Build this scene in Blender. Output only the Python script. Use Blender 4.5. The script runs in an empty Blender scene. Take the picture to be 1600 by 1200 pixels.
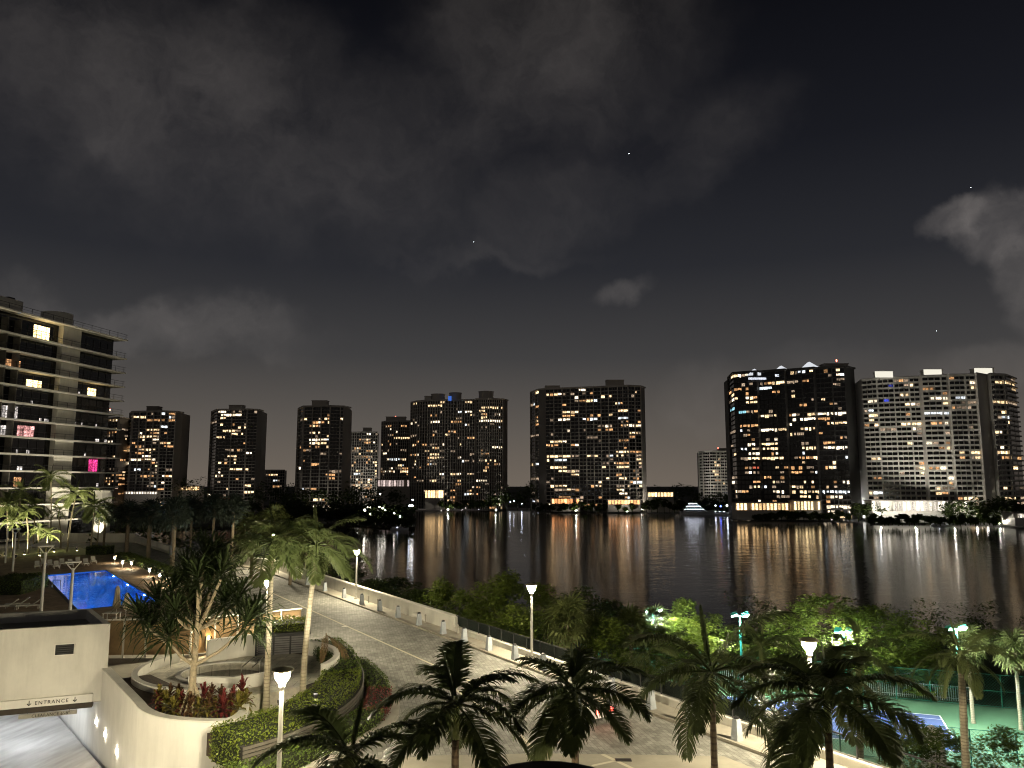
import bpy, math, random
from mathutils import Vector, Matrix

# ------------------------------------------------------------------ camera / world / exposure
sc = bpy.context.scene
COL = sc.collection
F, PITCH, HC = 1202.0, math.atan(155 / 1202), 24.0
cam_d = bpy.data.cameras.new("camera")
cam = bpy.data.objects.new("camera", cam_d)
COL.objects.link(cam)
cam.location = (0, 0, HC)
cam.rotation_euler = (math.radians(90) + PITCH, 0, 0)
cam_d.sensor_width = 36
cam_d.lens = F / 1600 * 36
cam_d.clip_start, cam_d.clip_end = 0.1, 9000
sc.camera = cam
sc.view_settings.view_transform = 'Standard'
sc.view_settings.look = 'None'
sc.view_settings.exposure = 1.0
sc.view_settings.gamma = 1.0
sc.view_settings.use_curve_mapping = False
sc.cycles.use_denoising = True
sc.cycles.use_light_tree = True
sc.cycles.filter_width = 1.1
sc.cycles.max_bounces = 4
sc.cycles.diffuse_bounces = 2
sc.cycles.glossy_bounces = 2
sc.cycles.transmission_bounces = 4
sc.cycles.use_adaptive_sampling = True
sc.cycles.adaptive_threshold = 0.03
sc.cycles.sample_clamp_indirect = 4.0


def ray(u, v):
    x, y = (u - 800) / F, (600 - v) / F
    return Vector((x, math.cos(PITCH) - y * math.sin(PITCH), math.sin(PITCH) + y * math.cos(PITCH)))


def P(u, v, z):
    """survey point: where the line of sight through (u, v) meets the level z"""
    d = ray(u, v)
    t = (z - HC) / d.z
    return Vector((d.x * t, d.y * t, z))


def AT(u, v, Y):
    """survey point at horizontal depth Y"""
    d = ray(u, v)
    t = Y / d.y
    return Vector((d.x * t, Y, HC + d.z * t))


# ---- night sky: faint Nishita twilight + city glow + clouds lit from below
W = bpy.data.worlds.new("World")
sc.world = W
W.use_nodes = True
wn, wl = W.node_tree.nodes, W.node_tree.links
wn.clear()


def wnode(t, **k):
    n = wn.new(t)
    for a, b in k.items():
        setattr(n, a, b)
    return n


def wmath(op, a, b=None, c=None):
    n = wnode("ShaderNodeMath", operation=op)
    for i, x in enumerate((a, b, c)):
        if x is None:
            continue
        if isinstance(x, (int, float)):
            n.inputs[i].default_value = x
        else:
            wl.new(x, n.inputs[i])
    return n.outputs[0]


tc = wnode("ShaderNodeTexCoord")
nz = wnode("ShaderNodeVectorMath", operation='NORMALIZE')
wl.new(tc.outputs["Generated"], nz.inputs[0])
DIR = nz.outputs[0]
# warped direction for fluffy cloud edges
n1 = wnode("ShaderNodeTexNoise")
n1.inputs["Scale"].default_value = 7.0
n1.inputs["Detail"].default_value = 9
n1.inputs["Roughness"].default_value = 0.55
wl.new(DIR, n1.inputs["Vector"])
s1 = wnode("ShaderNodeVectorMath", operation='SUBTRACT')
wl.new(n1.outputs["Color"], s1.inputs[0])
s1.inputs[1].default_value = (0.5, 0.5, 0.5)
s2 = wnode("ShaderNodeVectorMath", operation='SCALE')
wl.new(s1.outputs[0], s2.inputs[0])
s2.inputs[3].default_value = 0.15
s3 = wnode("ShaderNodeVectorMath", operation='ADD')
wl.new(DIR, s3.inputs[0])
wl.new(s2.outputs[0], s3.inputs[1])
n1b = wnode("ShaderNodeTexNoise")
n1b.inputs["Scale"].default_value = 26.0
n1b.inputs["Detail"].default_value = 6
wl.new(DIR, n1b.inputs["Vector"])
s1b = wnode("ShaderNodeVectorMath", operation='SUBTRACT')
wl.new(n1b.outputs["Color"], s1b.inputs[0])
s1b.inputs[1].default_value = (0.5, 0.5, 0.5)
s2b = wnode("ShaderNodeVectorMath", operation='SCALE')
wl.new(s1b.outputs[0], s2b.inputs[0])
s2b.inputs[3].default_value = 0.045
s4 = wnode("ShaderNodeVectorMath", operation='ADD')
wl.new(s3.outputs[0], s4.inputs[0])
wl.new(s2b.outputs[0], s4.inputs[1])
WDIR = s4.outputs[0]
s5 = wnode("ShaderNodeVectorMath", operation='SCALE')
wl.new(s2.outputs[0], s5.inputs[0])
s5.inputs[3].default_value = 0.28
s6 = wnode("ShaderNodeVectorMath", operation='ADD')
wl.new(DIR, s6.inputs[0])
wl.new(s5.outputs[0], s6.inputs[1])
s7 = wnode("ShaderNodeVectorMath", operation='ADD')
wl.new(s6.outputs[0], s7.inputs[0])
wl.new(s2b.outputs[0], s7.inputs[1])
WSM = s7.outputs[0]
n2 = wnode("ShaderNodeTexNoise")
n2.inputs["Scale"].default_value = 11.0
n2.inputs["Detail"].default_value = 7
n2.inputs["Roughness"].default_value = 0.6
wl.new(WDIR, n2.inputs["Vector"])
TEXV = n2.outputs["Fac"]


def blob(u, v, rx, ry, tilt, amp, soft):
    c = ray(u, v).normalized()
    right = Vector((0, 0, 1)).cross(c)
    right = -right.normalized()
    up = right.cross(c).normalized()
    if up.z < 0:
        up = -up
    t = math.radians(tilt)
    a = right * math.cos(t) + up * math.sin(t)
    b = up * math.cos(t) - right * math.sin(t)
    k = F / max(0.75, c.y) * 0.93
    sub = wnode("ShaderNodeVectorMath", operation='SUBTRACT')
    wl.new(WSM if rx < 130 else WDIR, sub.inputs[0])
    sub.inputs[1].default_value = c
    da = wnode("ShaderNodeVectorMath", operation='DOT_PRODUCT')
    wl.new(sub.outputs[0], da.inputs[0])
    da.inputs[1].default_value = a * (k / rx)
    db = wnode("ShaderNodeVectorMath", operation='DOT_PRODUCT')
    wl.new(sub.outputs[0], db.inputs[0])
    db.inputs[1].default_value = b * (k / ry)
    dc = wnode("ShaderNodeVectorMath", operation='DOT_PRODUCT')
    wl.new(sub.outputs[0], dc.inputs[0])
    dc.inputs[1].default_value = c * 2.0
    q = wmath('ADD', wmath('ADD', wmath('POWER', wmath('ABSOLUTE', da.outputs["Value"]), 2.0), wmath('POWER', wmath('ABSOLUTE', db.outputs["Value"]), 2.0)), wmath('POWER', wmath('ABSOLUTE', dc.outputs["Value"]), 2.0))
    r = wmath('SQRT', q)
    mr = wnode("ShaderNodeMapRange", interpolation_type='SMOOTHSTEP')
    mr.inputs[1].default_value = 1.0 + soft * 0.4
    mr.inputs[2].default_value = 1.0 - soft
    mr.inputs[3].default_value = 0.0
    mr.inputs[4].default_value = amp
    wl.new(r, mr.inputs[0])
    return mr.outputs[0]


acc = None
for bdef in ((400, 210, 400, 165, -6, 0.022, 0.85), (860, 70, 230, 190, 20, 0.027, 0.9), (150, 60, 330, 160, 0, 0.015, 0.9),
             (1130, 195, 115, 58, 20, 0.013, 0.9), (900, 325, 220, 55, 18, 0.012, 0.85), (972, 456, 46, 17, 8, 0.034, 0.9),
             (1500, 340, 46, 32, 0, 0.046, 0.45), (1565, 350, 68, 54, -10, 0.050, 0.45), (1600, 420, 46, 58, 0, 0.046, 0.5), (1620, 480, 40, 50, 0, 0.030, 0.6), (235, 505, 250, 48, 0, 0.024, 0.6), (330, 490, 120, 40, 4, 0.014, 0.6),
             (1105, 625, 65, 60, 0, 0.012, 0.5), (1570, 570, 120, 34, 0, 0.018, 0.5), (760, 405, 170, 16, 2, 0.008, 0.8),
             (1290, 560, 90, 26, 0, 0.006, 0.6)):
    o_ = blob(*bdef)
    acc = o_ if acc is None else wmath('ADD', acc, o_)
tex = wnode("ShaderNodeMapRange")
tex.inputs[1].default_value = 0.25
tex.inputs[2].default_value = 0.75
tex.inputs[3].default_value = 0.25
tex.inputs[4].default_value = 1.4
wl.new(TEXV, tex.inputs[0])
clouds = wmath('MULTIPLY', acc, tex.outputs[0])
sep = wnode("ShaderNodeSeparateXYZ")
wl.new(DIR, sep.inputs[0])
ramp = wnode("ShaderNodeValToRGB")
cr = ramp.color_ramp
for pos, c in ((0.0, (0.140, 0.116, 0.094)), (0.07, (0.098, 0.086, 0.075)), (0.16, (0.047, 0.0455, 0.046)), (0.27, (0.0200, 0.0208, 0.0250)), (0.40, (0.0088, 0.0094, 0.0128)), (0.56, (0.0032, 0.0034, 0.0050)), (1.0, (0.0022, 0.0022, 0.0034))):
    e = cr.elements[0] if pos == 0.0 else (cr.elements[len(cr.elements) - 1] if pos == 1.0 else cr.elements.new(pos))
    e.position = pos
    e.color = (*c, 1)
wl.new(sep.outputs["Z"], ramp.inputs[0])
ccol = wnode("ShaderNodeVectorMath", operation='SCALE')
ccol.inputs[0].default_value = (1.10, 0.98, 0.90)
wl.new(clouds, ccol.inputs[3])
add = wnode("ShaderNodeVectorMath", operation='ADD')
wl.new(ramp.outputs[0], add.inputs[0])
wl.new(ccol.outputs[0], add.inputs[1])
sky = wnode("ShaderNodeTexSky", sky_type='NISHITA')
sky.sun_disc = False
sky.sun_elevation = math.radians(-9)
sky.sun_rotation = math.radians(250)
skys = wnode("ShaderNodeVectorMath", operation='SCALE')
wl.new(sky.outputs[0], skys.inputs[0])
skys.inputs[3].default_value = 0.003
add2 = wnode("ShaderNodeVectorMath", operation='ADD')
wl.new(add.outputs[0], add2.inputs[0])
wl.new(skys.outputs[0], add2.inputs[1])
bg = wnode("ShaderNodeBackground")
wl.new(add2.outputs[0], bg.inputs[0])
bg.inputs[1].default_value = 0.56
wo = wnode("ShaderNodeOutputWorld")
wl.new(bg.outputs[0], wo.inputs[0])

# a trace of moonlight
sun_d = bpy.data.lights.new("moon", 'SUN')
sun_d.energy = 0.012
sun_d.angle = math.radians(0.5)
sun_d.color = (1, 0.93, 0.85)
sun = bpy.data.objects.new("moon", sun_d)
COL.objects.link(sun)
sun.rotation_euler = (math.radians(48), 0, math.radians(-40))

LAMP = 820.0      # radiance of the promenade lamp lenses
rnd = random.Random(7)

# ------------------------------------------------------------------ materials
MATS = {}


def mat(name, col, rough=0.7, metal=0.0, var=0.18, scale=3.0, bump=0.0, bscale=20.0, col2=None, spec=0.4, coord='Object', detail=5, trans=0.0):
    if name in MATS:
        return MATS[name]
    m = bpy.data.materials.new(name)
    m.use_nodes = True
    n, l = m.node_tree.nodes, m.node_tree.links
    b = n["Principled BSDF"]
    b.inputs["Roughness"].default_value = rough
    b.inputs["Metallic"].default_value = metal
    b.inputs["Specular IOR Level"].default_value = spec
    t = n.new("ShaderNodeTexCoord")
    ns = n.new("ShaderNodeTexNoise")
    ns.inputs["Scale"].default_value = scale
    ns.inputs["Detail"].default_value = detail
    ns.inputs["Roughness"].default_value = 0.65
    l.new(t.outputs[coord], ns.inputs["Vector"])
    mr = n.new("ShaderNodeMapRange")
    mr.inputs[1].default_value = 0.3
    mr.inputs[2].default_value = 0.7
    l.new(ns.outputs["Fac"], mr.inputs[0])
    mx = n.new("ShaderNodeMix")
    mx.data_type = 'RGBA'
    c2 = col2 or tuple(c * (1 - var) for c in col)
    c1 = col if col2 else tuple(min(0.9, c * (1 + var)) for c in col)
    mx.inputs[6].default_value = (*c2, 1)
    mx.inputs[7].default_value = (*c1, 1)
    l.new(mr.outputs[0], mx.inputs[0])
    l.new(mx.outputs[2], b.inputs["Base Color"])
    if bump:
        n3 = n.new("ShaderNodeTexNoise")
        n3.inputs["Scale"].default_value = bscale
        n3.inputs["Detail"].default_value = 4
        l.new(t.outputs[coord], n3.inputs["Vector"])
        bp = n.new("ShaderNodeBump")
        bp.inputs["Strength"].default_value = bump
        bp.inputs["Distance"].default_value = 0.03
        l.new(n3.outputs["Fac"], bp.inputs["Height"])
        l.new(bp.outputs[0], b.inputs["Normal"])
    if trans:
        tr = n.new("ShaderNodeBsdfTranslucent")
        l.new(mx.outputs[2], tr.inputs["Color"])
        ms = n.new("ShaderNodeMixShader")
        ms.inputs[0].default_value = trans
        l.new(b.outputs[0], ms.inputs[1])
        l.new(tr.outputs[0], ms.inputs[2])
        l.new(ms.outputs[0], n["Material Output"].inputs[0])
    MATS[name] = m
    return m


def leafmat(name, col, col2, trans=0.3, rough=0.5, scale=0.9):
    """foliage: hue changes from clump to clump and from plant to plant"""
    m = mat(name, col, rough=rough, col2=col2, scale=scale, trans=trans, spec=0.3)
    return m


def emit(name, col, strength, sample=True, vary=False):
    if name in MATS:
        return MATS[name]
    m = bpy.data.materials.new(name)
    m.use_nodes = True
    n, l = m.node_tree.nodes, m.node_tree.links
    n.clear()
    e = n.new("ShaderNodeEmission")
    e.inputs[0].default_value = (*col, 1)
    e.inputs[1].default_value = strength
    o = n.new("ShaderNodeOutputMaterial")
    l.new(e.outputs[0], o.inputs[0])
    if vary:      # furniture, curtains and walls inside the room break the light up
        t = n.new("ShaderNodeTexCoord")
        mp = n.new("ShaderNodeMapping")
        mp.inputs["Scale"].default_value = (1, 1, 1)
        l.new(t.outputs["Object"], mp.inputs[0])
        oi = n.new("ShaderNodeObjectInfo")
        av = n.new("ShaderNodeVectorMath")
        av.operation = 'ADD'
        cb = n.new("ShaderNodeCombineXYZ")
        ml = n.new("ShaderNodeMath")
        ml.operation = 'MULTIPLY'
        ml.inputs[1].default_value = 97.0
        l.new(oi.outputs["Random"], ml.inputs[0])
        l.new(ml.outputs[0], cb.inputs[0])
        l.new(mp.outputs[0], av.inputs[0])
        l.new(cb.outputs[0], av.inputs[1])
        ns = n.new("ShaderNodeTexNoise")
        ns.inputs["Scale"].default_value = 3.2
        ns.inputs["Detail"].default_value = 3
        l.new(av.outputs[0], ns.inputs["Vector"])
        mr = n.new("ShaderNodeMapRange")
        mr.inputs[1].default_value = 0.34
        mr.inputs[2].default_value = 0.66
        mr.inputs[3].default_value = 0.12 * strength
        mr.inputs[4].default_value = 1.5 * strength
        l.new(ns.outputs["Fac"], mr.inputs[0])
        m2 = n.new("ShaderNodeMath")
        m2.operation = 'MULTIPLY'
        l.new(mr.outputs[0], m2.inputs[0])
        mr2 = n.new("ShaderNodeMapRange")
        mr2.inputs[3].default_value = 0.35
        mr2.inputs[4].default_value = 1.5
        l.new(oi.outputs["Random"], mr2.inputs[0])
        l.new(mr2.outputs[0], m2.inputs[1])
        l.new(m2.outputs[0], e.inputs[1])
    if not sample:
        m.cycles.emission_sampling = 'NONE'
    MATS[name] = m
    return m


def brickmat(name, c1, c2, mortar, scale, bw=0.5, rh=0.25, rough=0.75, bump=0.35, rot=0.0, coord='Object'):
    m = bpy.data.materials.new(name)
    m.use_nodes = True
    n, l = m.node_tree.nodes, m.node_tree.links
    b = n["Principled BSDF"]
    b.inputs["Roughness"].default_value = rough
    t = n.new("ShaderNodeTexCoord")
    mp = n.new("ShaderNodeMapping")
    mp.inputs["Rotation"].default_value = (0, 0, rot)
    l.new(t.outputs[coord], mp.inputs[0])
    br = n.new("ShaderNodeTexBrick")
    br.inputs["Scale"].default_value = scale
    br.inputs["Brick Width"].default_value = bw
    br.inputs["Row Height"].default_value = rh
    br.inputs["Mortar Size"].default_value = 0.012
    br.inputs["Color1"].default_value = (*c1, 1)
    br.inputs["Color2"].default_value = (*c2, 1)
    br.inputs["Mortar"].default_value = (*mortar, 1)
    l.new(mp.outputs[0], br.inputs[0])
    ns = n.new("ShaderNodeTexNoise")
    ns.inputs["Scale"].default_value = 0.9
    ns.inputs["Detail"].default_value = 8
    ns.inputs["Roughness"].default_value = 0.75
    l.new(mp.outputs[0], ns.inputs["Vector"])
    mr = n.new("ShaderNodeMapRange")
    mr.inputs[1].default_value = 0.36
    mr.inputs[2].default_value = 0.64
    mr.inputs[3].default_value = 0.62
    mr.inputs[4].default_value = 1.25
    l.new(ns.outputs["Fac"], mr.inputs[0])
    ml = n.new("ShaderNodeVectorMath")
    ml.operation = 'SCALE'
    l.new(br.outputs["Color"], ml.inputs[0])
    l.new(mr.outputs[0], ml.inputs[3])
    l.new(ml.outputs[0], b.inputs["Base Color"])
    bp = n.new("ShaderNodeBump")
    bp.inputs["Strength"].default_value = bump
    bp.inputs["Distance"].default_value = 0.01
    l.new(br.outputs["Fac"], bp.inputs["Height"])
    bp.invert = True
    l.new(bp.outputs[0], b.inputs["Normal"])
    MATS[name] = m
    return m




def weathered(m, amount=0.3):
    """rain streaks and blotches that run down the wall"""
    n, l = m.node_tree.nodes, m.node_tree.links
    b = n["Principled BSDF"]
    src = b.inputs["Base Color"].links[0].from_socket
    t = n.new("ShaderNodeTexCoord")
    mp = n.new("ShaderNodeMapping")
    mp.inputs["Scale"].default_value = (0.9, 0.9, 0.16)
    l.new(t.outputs["Object"], mp.inputs[0])
    ns = n.new("ShaderNodeTexNoise")
    ns.inputs["Scale"].default_value = 1.6
    ns.inputs["Detail"].default_value = 7
    ns.inputs["Roughness"].default_value = 0.7
    l.new(mp.outputs[0], ns.inputs["Vector"])
    mr = n.new("ShaderNodeMapRange")
    mr.inputs[1].default_value = 0.42
    mr.inputs[2].default_value = 0.72
    mr.inputs[3].default_value = 1.0
    mr.inputs[4].default_value = 1.0 - amount
    l.new(ns.outputs["Fac"], mr.inputs[0])
    sc_ = n.new("ShaderNodeVectorMath")
    sc_.operation = 'SCALE'
    l.new(src, sc_.inputs[0])
    l.new(mr.outputs[0], sc_.inputs[3])
    l.new(sc_.outputs[0], b.inputs["Base Color"])
    return m


STUCCO = weathered(mat("stucco", (0.68, 0.66, 0.60), 0.85, var=0.07, scale=0.6, bump=0.12, bscale=60), 0.16)
STUCCO_W = weathered(mat("stucco_white", (0.77, 0.745, 0.69), 0.8, var=0.07, scale=0.4, bump=0.08, bscale=40), 0.12)
CONC = mat("concrete", (0.36, 0.34, 0.29), 0.85, var=0.22, scale=0.5, bump=0.15, bscale=30, detail=8)
CONC_P = mat("concrete_pale", (0.30, 0.28, 0.23), 0.8, var=0.16, scale=0.7, bump=0.1, bscale=40, detail=8)
SIDEW = mat("sidewalk_concrete", (0.40, 0.37, 0.31), 0.85, var=0.14, scale=1.4, bump=0.1, bscale=40)
PAVER = brickmat("pavers", (0.29, 0.285, 0.26), (0.19, 0.187, 0.17), (0.15, 0.147, 0.132), 1.0, bw=0.42, rh=0.21, rot=math.radians(32 + 45))
BAND = mat("band_paver", (0.55, 0.51, 0.40), 0.8, var=0.12, scale=2)
POLE = mat("pole_paint", (0.62, 0.61, 0.57), 0.4, var=0.05, spec=0.5)
DARKM = mat("dark_metal", (0.03, 0.03, 0.032), 0.45, metal=0.3, var=0.15)
BOLL = mat("bollard_paint", (0.38, 0.41, 0.45), 0.7, var=0.1, scale=4)
GLASSP = mat("rail_glass", (0.02, 0.024, 0.022), 0.08, var=0.05, spec=0.6)


def trunkmat(name, c1, c2, ring):
    m = mat(name, c1, 0.9, col2=tuple(c * 0.6 for c in c1), scale=4, bump=0.4, bscale=15)
    n, l = m.node_tree.nodes, m.node_tree.links
    b = n["Principled BSDF"]
    src = b.inputs["Base Color"].links[0].from_socket
    t = n.new("ShaderNodeTexCoord")
    w = n.new("ShaderNodeTexWave")
    w.bands_direction = 'Z'
    w.inputs["Scale"].default_value = ring
    w.inputs["Distortion"].default_value = 3.0
    w.inputs["Detail"].default_value = 2
    l.new(t.outputs["Object"], w.inputs["Vector"])
    mr = n.new("ShaderNodeMapRange")
    mr.inputs[1].default_value = 0.05
    mr.inputs[2].default_value = 0.4
    l.new(w.outputs["Fac"], mr.inputs[0])
    mx = n.new("ShaderNodeMix")
    mx.data_type = 'RGBA'
    mx.inputs[6].default_value = (*c2, 1)
    l.new(mr.outputs[0], mx.inputs[0])
    l.new(src, mx.inputs[7])
    l.new(mx.outputs[2], b.inputs["Base Color"])
    return m


TRUNK = trunkmat("palm_trunk", (0.26, 0.21, 0.14), (0.14, 0.11, 0.075), 2.0)
TRUNKP = trunkmat("palm_trunk_pale", (0.42, 0.37, 0.27), (0.25, 0.21, 0.15), 2.0)
TRUNKD = trunkmat("palm_trunk_backlit", (0.10, 0.075, 0.05), (0.045, 0.032, 0.022), 1.4)  # darkened copy: backlit shade of the foreground trunks put into the colour
PANB = mat("pandan_bark", (0.30, 0.25, 0.17), 0.85, var=0.3, scale=7, bump=0.5, bscale=20)
SHAFT = mat("crownshaft", (0.16, 0.20, 0.07), 0.5, var=0.2, scale=2)
BARK = mat("bark", (0.16, 0.13, 0.09), 0.95, var=0.3, scale=5, bump=0.6, bscale=10)
FR = leafmat("frond_green", (0.155, 0.185, 0.07), (0.08, 0.105, 0.038), trans=0.4)
FRD = leafmat("frond_backlit", (0.075, 0.095, 0.036), (0.036, 0.050, 0.019), trans=0.35)  # darkened copy: silhouette shade of the backlit foreground crowns in the colour
FAN = leafmat("fan_green", (0.14, 0.165, 0.055), (0.075, 0.09, 0.028), trans=0.4)
FANB = leafmat("fan_bluish", (0.085, 0.110, 0.085), (0.045, 0.062, 0.050))
LEAF = leafmat("leaf_green", (0.185, 0.235, 0.040), (0.085, 0.125, 0.022), trans=0.4)
LEAFD = leafmat("leaf_dark", (0.065, 0.095, 0.022), (0.030, 0.045, 0.012))
HEDGE = leafmat("hedge_leaf_lit", (0.21, 0.25, 0.03), (0.085, 0.13, 0.016), scale=2.5)  # brightened leaf: lamplight on the upper hedge put into the colour
HEDGED = leafmat("hedge_leaf_shaded", (0.115, 0.165, 0.028), (0.05, 0.08, 0.016), scale=2.5)  # darker leaf: shade on the upper hedge's far part put into the colour
STRAW = leafmat("dry_frond", (0.26, 0.18, 0.09), (0.14, 0.09, 0.045))

# ------------------------------------------------------------------ mesh helpers


class MB:
    def __init__(self):
        self.v, self.f = [], []

    def add(self, vs, fs):
        o = len(self.v)
        self.v += [tuple(x) for x in vs]
        self.f += [tuple(i + o for i in q) for q in fs]
        return self

    def box(self, x0, y0, z0, x1, y1, z1):
        return self.add([(x0, y0, z0), (x1, y0, z0), (x1, y1, z0), (x0, y1, z0), (x0, y0, z1), (x1, y0, z1), (x1, y1, z1), (x0, y1, z1)],
                        [(0, 3, 2, 1), (4, 5, 6, 7), (0, 1, 5, 4), (1, 2, 6, 5), (2, 3, 7, 6), (3, 0, 4, 7)])

    def bar(self, a, b, w, h=None, up=(0, 0, 1)):
        """box beam from a to b"""
        a, b = Vector(a), Vector(b)
        h = h or w
        d = (b - a).normalized()
        u = Vector(up)
        if abs(d.dot(u)) > 0.95:
            u = Vector((0, 1, 0))
        s = d.cross(u).normalized() * (w / 2)
        t = s.cross(d).normalized() * (h / 2)
        vs = [a - s - t, a + s - t, a + s + t, a - s + t, b - s - t, b + s - t, b + s + t, b - s + t]
        return self.add(vs, [(0, 1, 2, 3), (7, 6, 5, 4), (4, 5, 1, 0), (5, 6, 2, 1), (6, 7, 3, 2), (7, 4, 0, 3)])

    def prism(self, poly, z0, z1):
        n = len(poly)
        vs = [(p[0], p[1], z0) for p in poly] + [(p[0], p[1], z1) for p in poly]
        fs = [tuple(range(n))[::-1], tuple(range(n, 2 * n))]
        fs += [(i, (i + 1) % n, (i + 1) % n + n, i + n) for i in range(n)]
        return self.add(vs, fs)

    def sheet(self, poly, z):
        return self.add([(p[0], p[1], z) for p in poly], [tuple(range(len(poly)))])

    def lathe(self, prof, n=16, c=(0, 0, 0), caps=True):
        vs, fs = [], []
        for r, z in prof:
            for k in range(n):
                a = 2 * math.pi * k / n
                vs.append((c[0] + r * math.cos(a), c[1] + r * math.sin(a), c[2] + z))
        m = len(prof)
        for i in range(m - 1):
            for k in range(n):
                k2 = (k + 1) % n
                fs.append((i * n + k, i * n + k2, (i + 1) * n + k2, (i + 1) * n + k))
        if caps:
            fs.append(tuple(range(n))[::-1])
            fs.append(tuple(range((m - 1) * n, m * n)))
        return self.add(vs, fs)

    def tube(self, pts, rads, n=8):
        pts = [Vector(p) for p in pts]
        vs, fs = [], []
        for i, p in enumerate(pts):
            d = (pts[min(i + 1, len(pts) - 1)] - pts[max(i - 1, 0)]).normalized()
            u = Vector((0, 1, 0)) if abs(d.y) < 0.9 else Vector((1, 0, 0))
            s = d.cross(u).normalized()
            t = s.cross(d)
            for k in range(n):
                a = 2 * math.pi * k / n
                vs.append(p + (s * math.cos(a) + t * math.sin(a)) * rads[i])
        for i in range(len(pts) - 1):
            for k in range(n):
                k2 = (k + 1) % n
                fs.append((i * n + k, i * n + k2, (i + 1) * n + k2, (i + 1) * n + k))
        fs.append(tuple(range(n))[::-1])
        fs.append(tuple(range((len(pts) - 1) * n, len(pts) * n)))
        return self.add(vs, fs)

    def strip(self, line, t0, t1, z0, z1):
        """wall along a polyline between side offsets t0 and t1 (left positive)"""
        L, R = offset(line, t1), offset(line, t0)
        n = len(line)
        vs = [(p[0], p[1], z0) for p in R] + [(p[0], p[1], z0) for p in L] + [(p[0], p[1], z1) for p in R] + [(p[0], p[1], z1) for p in L]
        fs = []
        for i in range(n - 1):
            r0, r1, l0, l1 = i, i + 1, n + i, n + i + 1
            fs += [(r0, r1, r1 + 2 * n, r0 + 2 * n), (l1, l0, l0 + 2 * n, l1 + 2 * n), (r0 + 2 * n, r1 + 2 * n, l1 + 2 * n, l0 + 2 * n), (r1, r0, l0, l1)]
        fs += [(0, 2 * n, 3 * n, n), (n - 1, 2 * n - 1, 4 * n - 1, 3 * n - 1)]
        return self.add(vs, fs)

    def mesh(self, name, m, smooth=False):
        me = bpy.data.meshes.new(name)
        me.from_pydata(self.v, [], self.f)
        me.update()
        if m is not None:
            me.materials.append(m)
        if smooth:
            me.polygons.foreach_set("use_smooth", [True] * len(me.polygons))
            me.set_sharp_from_angle(angle=math.radians(40))
        return me

    def build(self, name, m, parent=None, loc=None, smooth=False):
        return put(name, self.mesh(name, m, smooth), parent, loc)


def offset(line, d):
    out = []
    n = len(line)
    for i in range(n):
        a = Vector(line[max(i - 1, 0)][:2])
        b = Vector(line[min(i + 1, n - 1)][:2])
        c = Vector(line[i][:2])
        if 0 < i < n - 1:
            d1, d2 = (c - a).normalized(), (b - c).normalized()
            t = (d1 + d2).normalized()
            k = 1 / max(0.5, t.dot(d1))
        else:
            t = (b - a).normalized()
            k = 1
        out.append((c.x - t.y * d * k, c.y + t.x * d * k))
    return out


def smooth_line(pts, k=6):
    pts = [Vector(p[:2]) for p in pts]
    out = []
    for i in range(len(pts) - 1):
        p0, p1, p2, p3 = pts[max(i - 1, 0)], pts[i], pts[i + 1], pts[min(i + 2, len(pts) - 1)]
        for j in range(k):
            t = j / k
            out.append(0.5 * ((2 * p1) + (p2 - p0) * t + (2 * p0 - 5 * p1 + 4 * p2 - p3) * t * t + (3 * p1 - p0 - 3 * p2 + p3) * t ** 3))
    out.append(pts[-1])
    return [(p.x, p.y) for p in out]


def put(name, me, parent=None, loc=None, rot=None, scale=None):
    o = bpy.data.objects.new(name, me)
    COL.objects.link(o)
    if parent is not None:
        o.parent = parent
    if loc is not None:
        o.location = loc
    if rot is not None:
        o.rotation_euler = rot
    if scale is not None:
        o.scale = (scale,) * 3 if isinstance(scale, (int, float)) else scale
    return o


def tag(o, label, cat, group=None, kind=None):
    o["label"] = label
    o["category"] = cat
    if group:
        o["group"] = group
    if kind:
        o["kind"] = kind
    return o


def struct(o, kind="structure"):
    o["kind"] = kind
    return o


def thing(name, label, cat, loc=(0, 0, 0), rz=0.0, group=None, scale=1.0):
    o = put(name, None, None, loc, (0, 0, rz), scale)
    return tag(o, label, cat, group)


ORD = ["first", "second", "third", "fourth", "fifth", "sixth", "seventh", "eighth", "ninth", "tenth", "eleventh", "twelfth", "thirteenth", "fourteenth", "fifteenth",
       "sixteenth", "seventeenth", "eighteenth", "nineteenth", "twentieth", "twenty-first", "twenty-second"]

# ------------------------------------------------------------------ setting: water, land, podium
DK = 13.0
U = Vector((-0.531, 0.847))
T = Vector((-0.847, -0.531))
K0 = Vector((10.66, 32.18))


def K(s, t):
    q = K0 + U * s + T * t
    return (q.x, q.y)


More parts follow.
